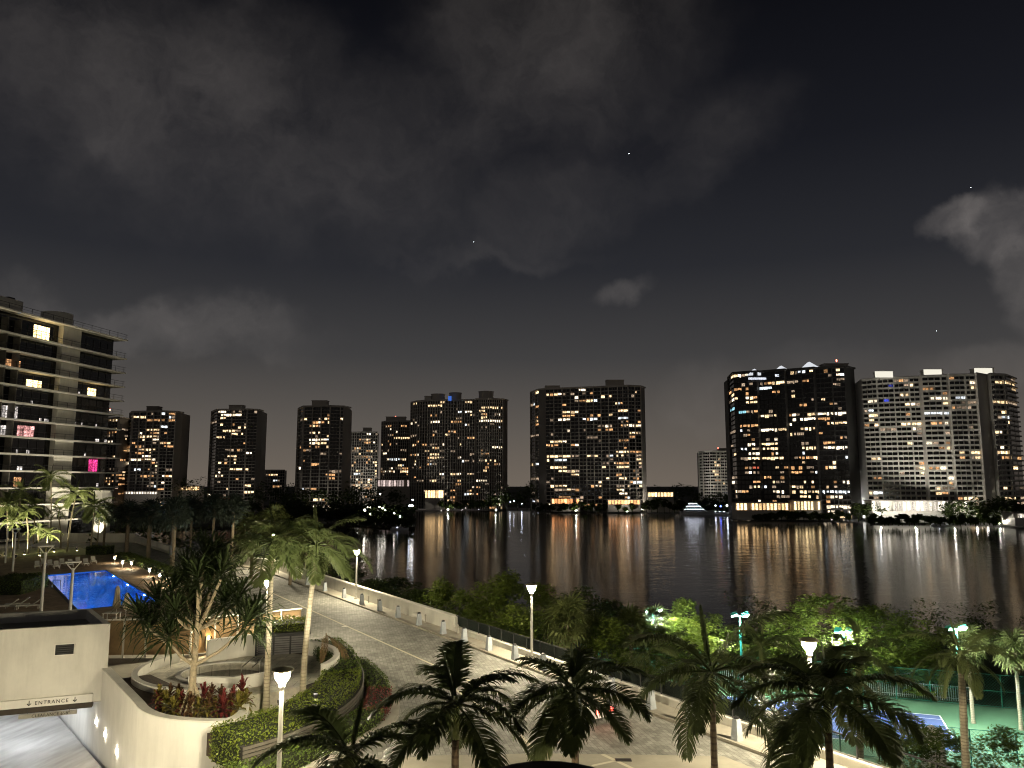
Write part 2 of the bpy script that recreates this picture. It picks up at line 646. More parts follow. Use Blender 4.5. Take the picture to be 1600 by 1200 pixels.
def water_mat():
    m = bpy.data.materials.new("bay_water")
    m.use_nodes = True
    n, l = m.node_tree.nodes, m.node_tree.links
    b = n["Principled BSDF"]
    b.inputs["Base Color"].default_value = (0.004, 0.0045, 0.0045, 1)
    b.inputs["Roughness"].default_value = 0.115
    b.inputs["IOR"].default_value = 1.33
    t = n.new("ShaderNodeTexCoord")
    prev = None
    for sc_, dist, st in ((0.55, 0.055, 1.0), (0.16, 0.12, 0.7), (0.03, 0.3, 0.5)):
        mp = n.new("ShaderNodeMapping")
        mp.inputs["Scale"].default_value = (sc_ * 0.7, sc_ * 1.1, 1)
        l.new(t.outputs["Object"], mp.inputs[0])
        ns = n.new("ShaderNodeTexNoise")
        ns.inputs["Scale"].default_value = 1.0
        ns.inputs["Detail"].default_value = 3
        l.new(mp.outputs[0], ns.inputs["Vector"])
        bp = n.new("ShaderNodeBump")
        bp.inputs["Strength"].default_value = st
        bp.inputs["Distance"].default_value = dist
        l.new(ns.outputs["Fac"], bp.inputs["Height"])
        if prev:
            l.new(prev, bp.inputs["Normal"])
        prev = bp.outputs[0]
    l.new(prev, b.inputs["Normal"])
    return m


struct(MB().sheet([(-3000, -500), (3000, -500), (3000, 6000), (-3000, 6000)], 0.0).build("bay_water", water_mat()))

LAND = mat("land_soil", (0.05, 0.05, 0.03), 0.95, var=0.3, scale=0.05)
LAWN = mat("ground_mulch", (0.06, 0.07, 0.03), 0.95, var=0.3, scale=0.3)
SEAW = mat("seawall_concrete", (0.3, 0.29, 0.27), 0.9, var=0.2, scale=0.2)
shore = [P(*q, 0).xy for q in ((655, 793), (720, 794), (800, 796.5), (900, 799), (1000, 801), (1060, 802.5), (1140, 804), (1200, 808), (1340, 811), (1450, 815.5), (1530, 820), (1600, 824), (1750, 834))]
far_poly = [(q.x, q.y) for q in shore] + [(2500, 420), (2500, 5000), (-2500, 5000), (-2500, 900), (-300, 800)]
struct(MB().prism(far_poly, -1, 1.4).build("far_shore_land", LAND))
MB_sw = MB().strip([(q.x, q.y) for q in shore], -0.4, -0.05, -1, 1.75)
struct(MB_sw.build("seawall", SEAW))
pen = [P(*q, 0).xy for q in ((560, 822), (610, 826), (648, 827), (652, 815), (640, 803))]
struct(MB().prism([(q.x, q.y) for q in pen] + [(-250, 640), (-700, 640), (-700, 400), (-200, 400)], -1, 1.2).build("peninsula_land", LAND))
near_poly = [(-120, 150), (-30, 128), (30, 122), (90, 118), (150, 112), (400, 100), (400, -60), (-300, -60), (-300, 330), (-150, 300)]
struct(MB().prism([(p[0], p[1]) for p in near_poly][::-1], -1, 1.5).build("near_shore_ground", LAWN))

# podium deck (garage roof) that carries drive, spa and pool
G1 = Vector((-21.3, 42.1))
R = Vector((-0.6, 0.8))
Wl = Vector((-15.83, 34.45))
bend = [K(80, -1.55), (-50.7, 119.0), (-70.8, 147.0), (-104, 150.5)]
deck_poly = [K(-45, -1.75), K(80, -1.75), (-50.5, 119.3), (-70.6, 147.3), (-112, 151), (-160, 151), (-160, 30), (-36, 36.6), (-21.4, 42.2), (-15.7, 34.6), (-13.8, 33.4), (-11.5, 33.3), (-10.9, 30), (-10.9, -20)]
struct(MB().prism(deck_poly, DK - 0.35, DK).build("podium_deck", CONC))
struct(MB().strip([K(-45, -1.7), K(80, -1.7)] + bend[1:], -0.3, 0.0, 1.0, DK - 0.02).build("podium_wall", CONC))

# drive with pavers, borders and kerb
road_poly = [K(-40, 0.0), K(78, 0.0), (-49.0, 117.2), (-69, 144.5), (-104, 148), (-104, 139), (-75, 136), (-57, 112.5), K(78, 8.4), K(20, 8.4), (-7.7, 47), (-6.4, 44), (-5.7, 41), (-5.3, 37.5), (-6.3, 33.6), (-8.0, 30.4), (-10.2, 29), (-10.6, 10), (4, 0)]
struct(MB().sheet(road_poly, DK + 0.004).build("paved_drive", PAVER))
arc = [(-9.8, 30.6), (-7, 32.2), (-3, 33.0), (1, 33.25), (5, 33.1), (8.6, 32.9)]
struct(MB().sheet(arc + [(20, 14), (16, 4), (-10, 4)], DK + 0.008).build("drop_off_pavement", CONC_P))
for a, b, w in ((K(17, 4.3), K(78, 4.3), 0.16), (P(803, 1139, DK).xy, P(848, 1187, DK).xy, 0.2), (P(700, 1070, DK).xy, P(803, 1139, DK).xy, 0.16), (P(837, 1168, DK).xy, P(890, 1157, DK).xy, 0.16), (P(941, 1179, DK).xy, P(990, 1202, DK).xy, 0.18), (P(925, 1197, DK).xy, P(962, 1189, DK).xy, 0.16)):
    a, b = Vector(a[:2]), Vector(b[:2])
    d = (b - a).normalized()
    s = Vector((-d.y, d.x)) * w / 2
    struct(MB().sheet([a - s, b - s, b + s, a + s], DK + 0.0125).build("road_marking", BAND))
walk_line = [K(-40, -0.75), K(80, -0.75), (-50.2, 118.3)]
struct(MB().strip(walk_line, -0.78, 0.6, DK, DK + 0.11).build("sidewalk_slab", SIDEW))
struct(MB().strip([K(-40, -0.08), K(80, -0.08), (-49.5, 117.7)], -0.08, 0.10, DK, DK + 0.135).build("kerb", CONC_P))

# parapet: solid wall on the far stretch, low wall with glass railing on the near one
SPLIT = 30.6
w1 = thing("parapet_wall", "long solid pale stucco parapet along the far stretch of the drive", "wall")
MB().strip([K(SPLIT, -1.68), K(80, -1.68)] + [bend[1]], -0.14, 0.14, DK, DK + 1.15).build("wall_face", STUCCO, w1)
MB().strip([K(SPLIT, -1.68), K(80, -1.68)] + [bend[1]], -0.19, 0.19, DK + 1.15, DK + 1.23).build("coping", STUCCO_W, w1)
w2 = thing("glass_rail_wall", "low pale wall carrying a dark glass railing along the near drive", "railing")
MB().strip([K(-40, -1.68), K(SPLIT, -1.68)], -0.16, 0.16, DK, DK + 0.42).build("low_wall", STUCCO, w2)
MB().strip([K(-40, -1.68), K(SPLIT, -1.68)], -0.2, 0.2, DK + 0.42, DK + 0.48).build("coping", STUCCO_W, w2)
MB().strip([K(-40, -1.68), K(SPLIT, -1.68)], -0.03, 0.03, DK + 1.2, DK + 1.25).build("top_rail", DARKM, w2)
pw = 1.55
ps = MB().box(-0.03, -0.03, 0, 0.03, 0.03, 0.74).mesh("rail_post", DARKM)


def glass_mat():
    m = bpy.data.materials.new("clear_rail_glass")
    m.use_nodes = True
    n, l = m.node_tree.nodes, m.node_tree.links
    b = n["Principled BSDF"]
    b.inputs["Base Color"].default_value = (0.05, 0.06, 0.055, 1)
    b.inputs["Roughness"].default_value = 0.05
    tr = n.new("ShaderNodeBsdfTransparent")
    tr.inputs[0].default_value = (0.86, 0.9, 0.87, 1)
    ms = n.new("ShaderNodeMixShader")
    fr = n.new("ShaderNodeFresnel")
    fr.inputs[0].default_value = 1.5
    ad = n.new("ShaderNodeMath")
    ad.inputs[1].default_value = 0.12
    l.new(fr.outputs[0], ad.inputs[0])
    l.new(ad.outputs[0], ms.inputs[0])
    l.new(tr.outputs[0], ms.inputs[1])
    l.new(b.outputs[0], ms.inputs[2])
    l.new(ms.outputs[0], n["Material Output"].inputs[0])
    return m


CLEAR = glass_mat()
pg = MB().box(0.05, -0.008, 0.06, pw - 0.05, 0.008, 0.70).mesh("glass_panel", CLEAR)
ang = math.atan2(U.y, U.x)
s = -10.0
while s < SPLIT - 0.2:
    q = K(s, -1.68)
    put("rail_post", ps, w2, (q[0], q[1], DK + 0.48))
    if s + pw < SPLIT:
        put("glass_panel", pg, w2, (q[0], q[1], DK + 0.48), (0, 0, ang))
    s += pw

# far curve of the drive: balustrade and low white wall
w3 = thing("balustrade", "pale balustrade with upright bars where the drive bends away behind the palms", "railing")
ln = [bend[1], bend[2]]
MB().strip(ln, -0.14, 0.14, DK, DK + 0.35).build("base_wall", STUCCO, w3)
MB().strip(ln, -0.12, 0.12, DK + 1.15, DK + 1.28).build("top_rail", STUCCO_W, w3)
bal = MB().box(-0.1, -0.1, 0, 0.1, 0.1, 0.8).mesh("baluster", STUCCO_W)
d_ = Vector(bend[2]) - Vector(bend[1])
for i in range(30):
    q = Vector(bend[1]) + d_ * (i + 0.5) / 30
    put("baluster", bal, w3, (q.x, q.y, DK + 0.35), (0, 0, math.atan2(d_.y, d_.x)))
w4 = thing("garden_wall", "low bright white wall at the far end of the drive", "wall")
MB().strip([bend[2], bend[3]], -0.15, 0.15, DK, DK + 1.5).build("wall_face", STUCCO_W, w4)
MB().strip([bend[2], bend[3]], -0.2, 0.2, DK + 1.5, DK + 1.6).build("coping", STUCCO_W, w4)

# ------------------------------------------------------------------ far shore: condominium towers
WCOL = {"warm": ((1.0, 0.70, 0.38), 1.25), "amber": ((1.0, 0.52, 0.22), 0.55), "white": ((1.0, 0.82, 0.58), 1.7), "cool": ((0.86, 0.94, 1.0), 1.2), "dim": ((0.9, 0.66, 0.45), 0.28), "cyan": ((0.35, 0.75, 0.9), 0.7), "red": ((1.0, 0.22, 0.12), 0.6), "blue": ((0.10, 0.14, 1.0), 0.5)}
WM = {k: emit("window_" + k, c, s, False, True) for k, (c, s) in WCOL.items()}
WPICK = ["warm"] * 7 + ["white"] * 3 + ["amber"] * 7 + ["dim"] * 9 + ["cool"]
_wm = {}


def win_mesh(kind, colr):
    key = (kind, colr)
    if key not in _wm:
        b = MB()
        cuts = {0: [(0.02, 0.98, 0.02, 0.98)], 1: [(0.0, 0.46, 0.0, 1.0), (0.54, 1.0, 0.0, 1.0)], 2: [(0.0, 0.29, 0.0, 1.0), (0.35, 0.64, 0.0, 1.0), (0.71, 1.0, 0.0, 1.0)], 3: [(0.0, 0.55, 0.25, 1.0), (0.65, 1.0, 0.0, 1.0)]}[kind]
        for x0, x1, z0, z1 in cuts:
            b.add([(x0 - 0.5, 0, z0), (x1 - 0.5, 0, z0), (x1 - 0.5, 0, z1), (x0 - 0.5, 0, z1)], [(0, 1, 2, 3)])
        _wm[key] = b.mesh("lit_window", WM[colr])
    return _wm[key]


TW_DARK = mat("tower_wall_dark", (0.26, 0.235, 0.205), 0.85, var=0.15, scale=0.03)
TW_MID = mat("tower_wall", (0.56, 0.51, 0.44), 0.85, var=0.12, scale=0.03)
TW_PALE = mat("tower_wall_pale", (0.66, 0.63, 0.56), 0.85, var=0.08, scale=0.03)
TGLASS = mat("tower_glass", (0.012, 0.012, 0.013), 0.12, var=0.2, scale=0.05, spec=0.5)
BEACON = emit("beacon_red", (1.0, 0.13, 0.08), 9.0, False)
ROOFLIT = emit("roof_floodlight", (0.95, 0.97, 1.0), 3.0, False)


def tower(label, cols, vtop, zb, nf, bays, wm, sm, lit, seed, vref=690, depth=22, slab=1.3, up=0.0, pier=1, pm=None, roofs=(), beacons=(), lobby=0, kinds=None, topblank=0, runs=(), slabt=0.35):
    """cols: (u, Y) plan points of the visible front, from left to right as seen"""
    rg = random.Random(seed)
    pts = [AT(u, vref, y) for u, y in cols]
    pts = [Vector((p.x, p.y)) for p in pts]
    um = sum(c[0] for c in cols) / len(cols)
    ym = sum(c[1] for c in cols) / len(cols)
    zt = AT(um, vtop, ym).z
    t = thing("condo_tower", label, "tower", (pts[0].x, pts[0].y, zb))
    org = pts[0]
    pl = [(p - org) for p in pts]
    h = zt - zb
    fh = h / nf
    back = [p + Vector((0.12 * depth * (1 if i == 0 else -1), depth)) for i, p in ((0, pl[0]), (1, pl[-1]))]
    poly = [tuple(p) for p in pl] + [tuple(back[1]), tuple(back[0])]
    MB().prism(poly, 0, h).build("wall", wm, t)
    kinds = kinds or ["b"] * (len(pl) - 1)
    # balcony slabs along every run of balcony segments
    i = 0
    while i < len(kinds):
        if kinds[i] == "w":
            i += 1
            continue
        j = i
        while j < len(kinds) and kinds[j] != "w":
            j += 1
        ln = [tuple(p) for p in pl[i:j + 1]]
        b = MB()
        b.strip(ln, -slab, 0.1, 0, slabt)
        if up:
            b.strip(ln, -slab, -slab + 0.15, slabt, slabt + up)
        me = b.mesh("balcony_slab", sm)
        for f in range(1, nf + 1):
            put("balcony_slab", me, t, (0, 0, f * fh - slabt))
        i = j
    glass = MB()
    wcount = 0
    for si in range(len(pl) - 1):
        a, c = pl[si], pl[si + 1]
        d = c - a
        L = d.length
        d = d / L
        nrm = Vector((d.y, -d.x))
        rz = math.atan2(d.y, d.x)
        nb = bays[si]
        if nb == 0:
            continue
        bw = L / nb
        if kinds[si] == "b" and pier:
            pme = MB().box(-0.35, -slab - 0.12, 0, 0.35, 0.2, h).mesh("pier", pm or sm)
            for k in range(0, nb + 1, pier):
                if si > 0 and k == 0:
                    continue
                q = a + d * (k * bw)
                put("pier", pme, t, (q.x, q.y, 0), (0, 0, rz))
        litset = {}
        for f in range(nf - topblank):
            pr = lit * rg.choice((0.25, 0.6, 1.0, 1.0, 1.9))
            k = 0
            while k < nb:
                if rg.random() < pr * 0.6:
                    n_ = rg.choice((1, 1, 2, 3, 3, 4))
                    cc = rg.choice(WPICK)
                    for q in range(k, min(nb, k + n_)):
                        if rg.random() < 0.85:
                            litset[(f, q)] = cc if rg.random() < 0.75 else rg.choice(WPICK)
                    k += n_
                else:
                    k += 1
        for (rs, f, k0, k1, cc) in runs:
            if rs == si:
                for q in range(k0, k1):
                    litset[(f, q)] = cc
        for f in range(nf - topblank):
            wh = fh * 0.74
            for k in range(nb):
                q = a + d * ((k + 0.5) * bw) + nrm * 0.06
                z = f * fh + 0.1
                ww = bw * 0.84
                if (f, k) in litset or (f < lobby and rg.random() < 0.7):
                    cc = litset.get((f, k), rg.choice(("warm", "white", "warm")))
                    if kinds[si] == "w" and cc == "white":
                        cc = "warm"
                    hh_ = fh * rg.choice((0.42, 0.5, 0.55, 0.66))
                    o = put("lit_window", win_mesh(rg.choice((0, 1, 1, 2, 2, 3)), cc), t, (q.x, q.y, z + fh * 0.70 - hh_), (0, 0, rz), (ww * rg.choice((1.08, 1.08, 1.0, 0.6)), 1, hh_))
                    wcount += 1
                elif kinds[si] == "b":
                    e = d * (ww / 2)
                    glass.add([(q.x - e.x, q.y - e.y, z), (q.x + e.x, q.y + e.y, z), (q.x + e.x, q.y + e.y, z + wh), (q.x - e.x, q.y - e.y, z + wh)], [(0, 1, 2, 3)])
    if glass.v:
        struct(glass.build("dark_glazing", TGLASS, t), "stuff")
    # roof structures
    dd = (pl[-1] - pl[0]).normalized()
    for (u0, u1, vt, mname, shape) in roofs:
        yy = ym + depth * 0.45
        p0, p1 = AT(u0, vtop, yy), AT(u1, vtop, yy)
        zt2 = AT((u0 + u1) / 2, vt, yy).z - zb
        m_ = {"dark": TW_DARK, "mid": TW_MID, "pale": TW_PALE}[mname]
        w_ = abs(p1.x - p0.x)
        cx, cy = (p0.x + p1.x) / 2 - org.x, yy - org.y
        if shape == "cyl":
            MB().lathe([(w_ / 2, h - 0.5), (w_ / 2, zt2 - 0.6), (w_ / 2 + 0.4, zt2 - 0.6), (w_ / 2 + 0.4, zt2)], 24, (cx, cy, 0)).build("penthouse", m_, t, smooth=False)
        else:
            ph = MB().box(cx - w_ / 2, cy - 4, h - 0.5, cx + w_ / 2, cy + 4, zt2).box(cx - w_ / 2 - 0.4, cy - 4.4, zt2 + 0.003, cx + w_ / 2 + 0.4, cy + 4.4, zt2 + 0.4).build("penthouse", m_, t)
    MB().strip([tuple(p) for p in pl], -slab - 0.2 if kinds[0] == "b" else -0.2, 0.3, h + 0.002, h + 1.1).build("roof_parapet", sm, t)
    for (u, v) in beacons:
        q = AT(u, v, ym + depth * 0.4)
        b = MB().lathe([(0.25, -0.9), (0.45, -0.4), (0.5, 0), (0.3, 0.45), (0.05, 0.55)], 8)
        o = b.build("aviation_beacon", BEACON, t, (q.x - org.x, q.y - org.y, q.z - zb))
        MB().box(q.x - org.x - 0.08, q.y - org.y - 0.08, h, q.x - org.x + 0.08, q.y - org.y + 0.08, q.z - zb - 0.9).build("beacon_mast", TW_DARK, t)
    return t


ZB = 1.4
tower("narrow dark tower half hidden behind the left balcony building", [(150, 660), (184, 640), (199, 652)], 655, ZB, 30, [7, 3], TW_DARK, TW_DARK, 0.3, 11, kinds=["b", "w"], beacons=[(172, 640)])
tower("brown tower with many amber window rows, beside the left balcony building", [(202, 660), (206, 640), (250, 636), (272, 640), (283, 650)], 645, ZB, 30, [2, 8, 4, 0], TW_DARK, TW_MID, 0.34, 12, kinds=["b", "b", "b", "w"], pm=TW_MID, pier=2, roofs=[(232, 250, 636, "dark", "box")],
      runs=[(1, 28, 0, 4, "warm"), (1, 27, 4, 8, "amber"), (1, 22, 2, 7, "warm"), (1, 18, 3, 7, "warm"), (2, 19, 1, 4, "amber"), (1, 12, 1, 3, "cool"), (1, 24, 4, 8, "warm"), (2, 25, 0, 2, "cool")])
tower("brown tower with a bright strip of windows along its top floor", [(330, 690), (338, 668), (385, 664), (400, 668), (408, 680)], 642, ZB, 31, [2, 10, 3, 0], TW_DARK, TW_MID, 0.15, 13, kinds=["b", "b", "b", "w"], pier=5, roofs=[(360, 381, 634, "mid", "box")],
      runs=[(1, 29, 1, 8, "white"), (1, 28, 1, 3, "warm"), (1, 24, 2, 6, "warm"), (1, 3, 2, 6, "red"), (2, 17, 0, 2, "white")])
tower("tall dark tower with a single white rooftop lamp, behind the curved palms", [(466, 640), (474, 620), (515, 616), (535, 620), (545, 632)], 637, ZB, 30, [3, 9, 4, 0], TW_DARK, TW_MID, 0.13, 14, kinds=["b", "b", "b", "w"], pm=TW_MID, pier=3, roofs=[(489, 512, 627, "mid", "box")], beacons=[(508, 628)],
      runs=[(1, 20, 2, 8, "white"), (1, 19, 4, 8, "warm"), (2, 10, 0, 2, "amber"), (2, 9, 0, 2, "amber"), (1, 10, 8, 9, "amber"), (2, 1, 0, 4, "white"), (1, 1, 4, 8, "white")])
tower("pale distant tower with a red beacon between two dark towers", [(547, 860), (565, 855), (590, 858)], 676, ZB, 25, [5, 7], TW_MID, TW_PALE, 0.26, 15, slab=1.0, roofs=[(568, 580, 669, "mid", "box")], beacons=[(575, 670)])
tower("round-fronted tower with a red beacon, left of the cylinder-roofed tower", [(597, 770), (606, 757), (622, 752), (642, 756)], 659, ZB, 28, [3, 5, 6], TW_MID, TW_MID, 0.2, 16, slab=1.0, roofs=[(604, 634, 652, "mid", "box")], beacons=[(618, 651)], runs=[(2, 22, 0, 6, "warm"), (2, 3, 1, 5, "white"), (0, 17, 1, 3, "white")])
tower("wide tower of curved bays with grey cylinders on its roof", [(642, 712), (652, 700), (668, 694), (695, 690), (712, 694), (722, 690), (742, 688), (745, 682), (765, 679), (785, 684), (793, 694)], 626, ZB, 33, [3, 4, 7, 4, 3, 5, 0, 6, 6, 0], TW_DARK, TW_MID, 0.2, 17, kinds=["b", "b", "b", "b", "b", "b", "w", "b", "b", "w"], pm=TW_MID, pier=1, slab=0.8,
      roofs=[(664, 674, 620, "pale", "box"), (674, 695, 616, "mid", "cyl"), (702, 721, 614, "mid", "cyl"), (748, 771, 612, "mid", "cyl")], beacons=[],
      runs=[(2, 31, 0, 6, "warm"), (7, 30, 2, 6, "warm"), (8, 30, 0, 4, "warm"), (7, 29, 1, 4, "warm"), (7, 26, 1, 6, "white"), (8, 26, 0, 5, "white"), (4, 26, 0, 3, "amber"), (3, 26, 2, 4, "amber"), (2, 16, 1, 5, "warm"), (2, 15, 1, 5, "warm"), (4, 10, 0, 3, "white"), (3, 10, 2, 4, "warm"), (2, 2, 0, 6, "white"), (2, 3, 0, 6, "white"), (7, 8, 0, 5, "white"), (5, 32, 1, 4, "warm"), (5, 29, 1, 4, "white"), (8, 18, 1, 5, "white"), (8, 13, 2, 4, "amber")])
tower("massive brown slab tower at the middle of the far shore", [(830, 690), (842, 668), (853, 662), (905, 654), (940, 648), (958, 644), (983, 640), (1002, 644), (1009, 656)], 607, ZB, 33, [3, 0, 8, 6, 3, 6, 4, 0], TW_DARK, TW_MID, 0.22, 18, kinds=["b", "w", "b", "b", "b", "b", "b", "w"], pm=TW_MID, pier=2, slab=0.9,
      roofs=[(852, 874, 604, "mid", "box"), (947, 974, 595, "mid", "box")], beacons=[(973, 596), (906, 607)],
      runs=[(2, 30, 7, 8, "white"), (3, 32, 0, 2, "white"), (2, 26, 4, 8, "warm"), (2, 24, 3, 6, "white"), (2, 14, 0, 6, "warm"), (2, 13, 2, 5, "cool"), (2, 11, 1, 5, "warm"), (2, 6, 1, 5, "warm"), (5, 26, 2, 6, "warm"), (5, 24, 2, 6, "cool"), (5, 18, 2, 6, "amber"), (5, 15, 1, 6, "warm"), (6, 15, 0, 4, "amber"), (5, 12, 1, 6, "amber"), (5, 11, 1, 6, "warm"), (5, 8, 2, 5, "warm"), (6, 20, 0, 3, "warm"), (6, 19, 0, 2, "amber"), (5, 4, 2, 5, "white"), (3, 29, 2, 4, "warm"), (3, 1, 1, 5, "amber"), (2, 1, 1, 4, "amber")])
tower("pale low distant tower with red roof beacons, left of the brightest tower", [(1092, 905), (1101, 890), (1112, 885), (1124, 888), (1150, 885)], 706, ZB, 17, [3, 3, 4, 8], TW_PALE, TW_PALE, 0.12, 19, slab=1.2, pier=2, up=0.5, roofs=[(1122, 1150, 701, "dark", "box")], beacons=[(1122, 700), (1136, 700)])
tower("dark glass tower with the most lit windows and slanted white roof fins", [(1142, 545), (1150, 520), (1186, 512), (1190, 514), (1230, 504), (1234, 506), (1276, 496), (1280, 498), (1325, 490), (1341, 500)], 580, ZB, 31, [2, 6, 0, 6, 0, 7, 0, 7, 0], mat("tower_wall_black", (0.045, 0.043, 0.04), 0.6, var=0.2, scale=0.03), mat("tower_slab_black", (0.07, 0.066, 0.06), 0.8, var=0.1), 0.3, 20, kinds=["b", "b", "w", "b", "w", "b", "w", "b", "w"], pier=4, slab=0.8, lobby=2,
      beacons=[(1307, 563)], roofs=[(1285, 1322, 570, "dark", "box")],
      runs=[(7, 21, 0, 8, "white"), (7, 14, 1, 8, "white"), (5, 20, 3, 7, "white"), (7, 5, 0, 8, "cool"), (7, 2, 1, 7, "white"), (1, 24, 3, 7, "warm"), (1, 19, 1, 7, "amber"), (0, 23, 0, 2, "cyan"), (1, 22, 1, 3, "cyan"), (3, 18, 0, 4, "white"), (3, 14, 0, 4, "warm"), (3, 15, 0, 3, "warm"), (3, 12, 0, 3, "warm"), (1, 14, 1, 3, "cool"), (1, 13, 3, 7, "white"), (1, 10, 4, 6, "red"), (3, 28, 3, 7, "warm"), (3, 27, 0, 3, "cool"), (5, 18, 3, 7, "warm"), (5, 14, 3, 7, "warm"), (7, 19, 3, 7, "warm")])
tower("pale wide tower of rounded balconies at the right end of the far shore", [(1338, 520), (1352, 488), (1376, 482), (1402, 478), (1442, 473), (1447, 470), (1486, 467), (1490, 465), (1530, 463), (1534, 458), (1550, 466), (1556, 460), (1580, 464), (1594, 480)], 590, ZB, 29, [0, 3, 3, 5, 0, 4, 0, 5, 0, 0, 0, 4, 2], TW_PALE, TW_PALE, 0.24, 21, kinds=["w", "b", "b", "b", "w", "b", "w", "b", "w", "w", "w", "b", "b"], pier=3, slab=1.2, up=0.55,
      roofs=[(1370, 1390, 582, "pale", "box"), (1444, 1468, 579, "pale", "box"), (1522, 1548, 577, "pale", "box")],
      runs=[(1, 24, 1, 4, "white"), (1, 21, 1, 3, "warm"), (1, 12, 1, 4, "warm"), (5, 24, 1, 5, "white"), (7, 27, 4, 7, "white"), (7, 24, 1, 3, "cool"), (11, 23, 0, 4, "warm"), (11, 27, 1, 4, "warm"), (5, 21, 0, 4, "cool"), (3, 19, 1, 6, "warm"), (7, 13, 3, 6, "warm"), (3, 9, 4, 7, "warm"), (7, 4, 1, 4, "warm"), (11, 4, 1, 4, "warm"), (2, 27, 2, 4, "blue"), (2, 24, 1, 2, "blue"), (7, 26, 4, 6, "warm")])
tower("low pale block on the skyline between two brown towers", [(409, 1100), (425, 1095), (447, 1098)], 735, ZB, 10, [4, 6], TW_MID, TW_MID, 0.1, 22, slab=0.8, depth=15)

# slanted white fins on the roof of the brightest tower
T9 = [o for o in bpy.data.objects if o.parent is None and "most lit" in str(o.get("label", ""))][0]
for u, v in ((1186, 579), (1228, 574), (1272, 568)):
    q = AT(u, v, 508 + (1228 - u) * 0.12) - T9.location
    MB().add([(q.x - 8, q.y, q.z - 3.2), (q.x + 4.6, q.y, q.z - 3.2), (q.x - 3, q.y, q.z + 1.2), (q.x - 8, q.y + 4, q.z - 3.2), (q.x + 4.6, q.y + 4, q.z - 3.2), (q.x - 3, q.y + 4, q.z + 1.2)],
             [(0, 1, 2), (5, 4, 3), (1, 4, 5, 2), (0, 2, 5, 3), (0, 3, 4, 1)]).build("roof_fin", emit("roof_fin_glow", (0.86, 0.89, 0.95), 0.42, False), T9)  # lit look of the white fins put in as glow; no lamps
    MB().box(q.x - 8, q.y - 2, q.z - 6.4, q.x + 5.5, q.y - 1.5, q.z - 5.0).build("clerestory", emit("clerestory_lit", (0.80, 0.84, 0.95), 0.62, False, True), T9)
T6 = [o for o in bpy.data.objects if o.parent is None and "grey cylinders" in str(o.get("label", ""))][0]
q = AT(703, 621, 690) - T6.location
MB().box(q.x - 1.6, q.y, q.z - 3.0, q.x + 1.4, q.y + 0.3, q.z + 1.2).build("blue_roof_light", emit("roof_blue", (0.08, 0.22, 0.85), 0.35, False), T6)
T10 = [o for o in bpy.data.objects if o.parent is None and "rounded balconies" in str(o.get("label", ""))][0]
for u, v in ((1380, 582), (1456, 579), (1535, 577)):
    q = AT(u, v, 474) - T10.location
    MB().box(q.x - 5.5, q.y - 1, q.z - 3.2, q.x + 5.5, q.y - 0.6, q.z + 0.6).build("glowing_roof_wall", emit("roof_wall_lit", (0.93, 0.88, 0.74), 0.5, False), T10)  # plain rooftop wall; the light on it is put in as glow

# ------------------------------------------------------------------ far shore: podiums, lamps, boats, trees
LOB = emit("lobby_light", (1.0, 0.64, 0.30), 1.8, False, True)
LOBW = emit("terrace_light", (1.0, 0.90, 0.76), 1.3, False, True)


def lit_block(name, label, u0, u1, v0, v1, Y, m, nb, wall=TW_MID, cat="building"):
    p0, p1 = AT(u0, v1, Y), AT(u1, v1, Y)
    zt = AT(u0, v0, Y).z
    t = thing(name, label, cat, (p0.x, Y, 1.0))
    w, h = p1.x - p0.x, zt - 1.0
    zlo = max(0.8, p0.z - 1.0)
    MB().box(0, 0.3, 0, w, 9, h).build("wall", wall, t)
    MB().box(-0.6, -1.6, h + 0.003, w + 0.6, 9.4, h + 0.6).build("roof", TW_DARK, t)
    MB().box(0, -1.4, 0, w, 0.297, zlo).build("plinth", wall, t)
    bw = w / nb
    pane = MB().box(0.25, 0.1, 0, bw - 0.25, 0.16, h - zlo - 0.4).mesh("lit_pane", m)
    col = MB().box(-0.2, -1.2, 0, 0.2, -0.8, h - zlo).mesh("column", wall)
    for k in range(nb):
        if rnd.random() < 0.9:
            put("lit_pane", pane, t, (k * bw, 0, zlo + 0.1))
    for k in range(nb + 1):
        put("column", col, t, (k * bw, 0, zlo))
    return t


lit_block("lobby_pavilion", "two-storey glass lobby glowing amber below the curved-bay tower", 664, 693, 766, 778, 684, LOB, 7)
lit_block("parking_podium", "pinkish white lit podium below the round-fronted tower", 590, 640, 750, 760, 745, emit("podium_light", (1.0, 0.78, 0.72), 0.42, False, True), 12)
lit_block("parking_podium", "lit podium strip below the tower with the bright top floor", 283, 312, 760, 766, 655, LOB, 8)
lit_block("parking_podium", "lit podium strip below the brown tower with many amber rows", 196, 246, 768, 772, 632, LOBW, 12)
lit_block("restaurant_terrace", "amber lit terrace building right of the massive slab tower", 1012, 1052, 769, 776, 625, LOB, 8)
lit_block("lobby_pavilion", "long amber colonnaded lobby at the foot of the brightest tower", 1150, 1232, 786, 797, 500, LOB, 14)
lit_block("lobby_pavilion", "tall amber glass lobby beside the colonnade of the brightest tower", 1240, 1282, 783, 797, 494, emit("lobby_gold", (1.0, 0.74, 0.38), 1.9, False, True), 8)
lit_block("pool_pavilion", "white arcaded pool terrace at the foot of the pale wide tower", 1362, 1512, 783, 798, 462, LOBW, 22, TW_PALE)
lit_block("waterside_restaurant", "dim orange lit restaurant at the foot of the massive slab tower", 862, 905, 779, 787, 636, emit("restaurant_light", (1.0, 0.40, 0.15), 1.8, False, True), 9)
lit_block("waterside_restaurant", "dim orange lit bar at the right foot of the massive slab tower", 950, 1000, 781, 788, 630, emit("bar_light", (1.0, 0.45, 0.18), 1.5, False, True), 10)
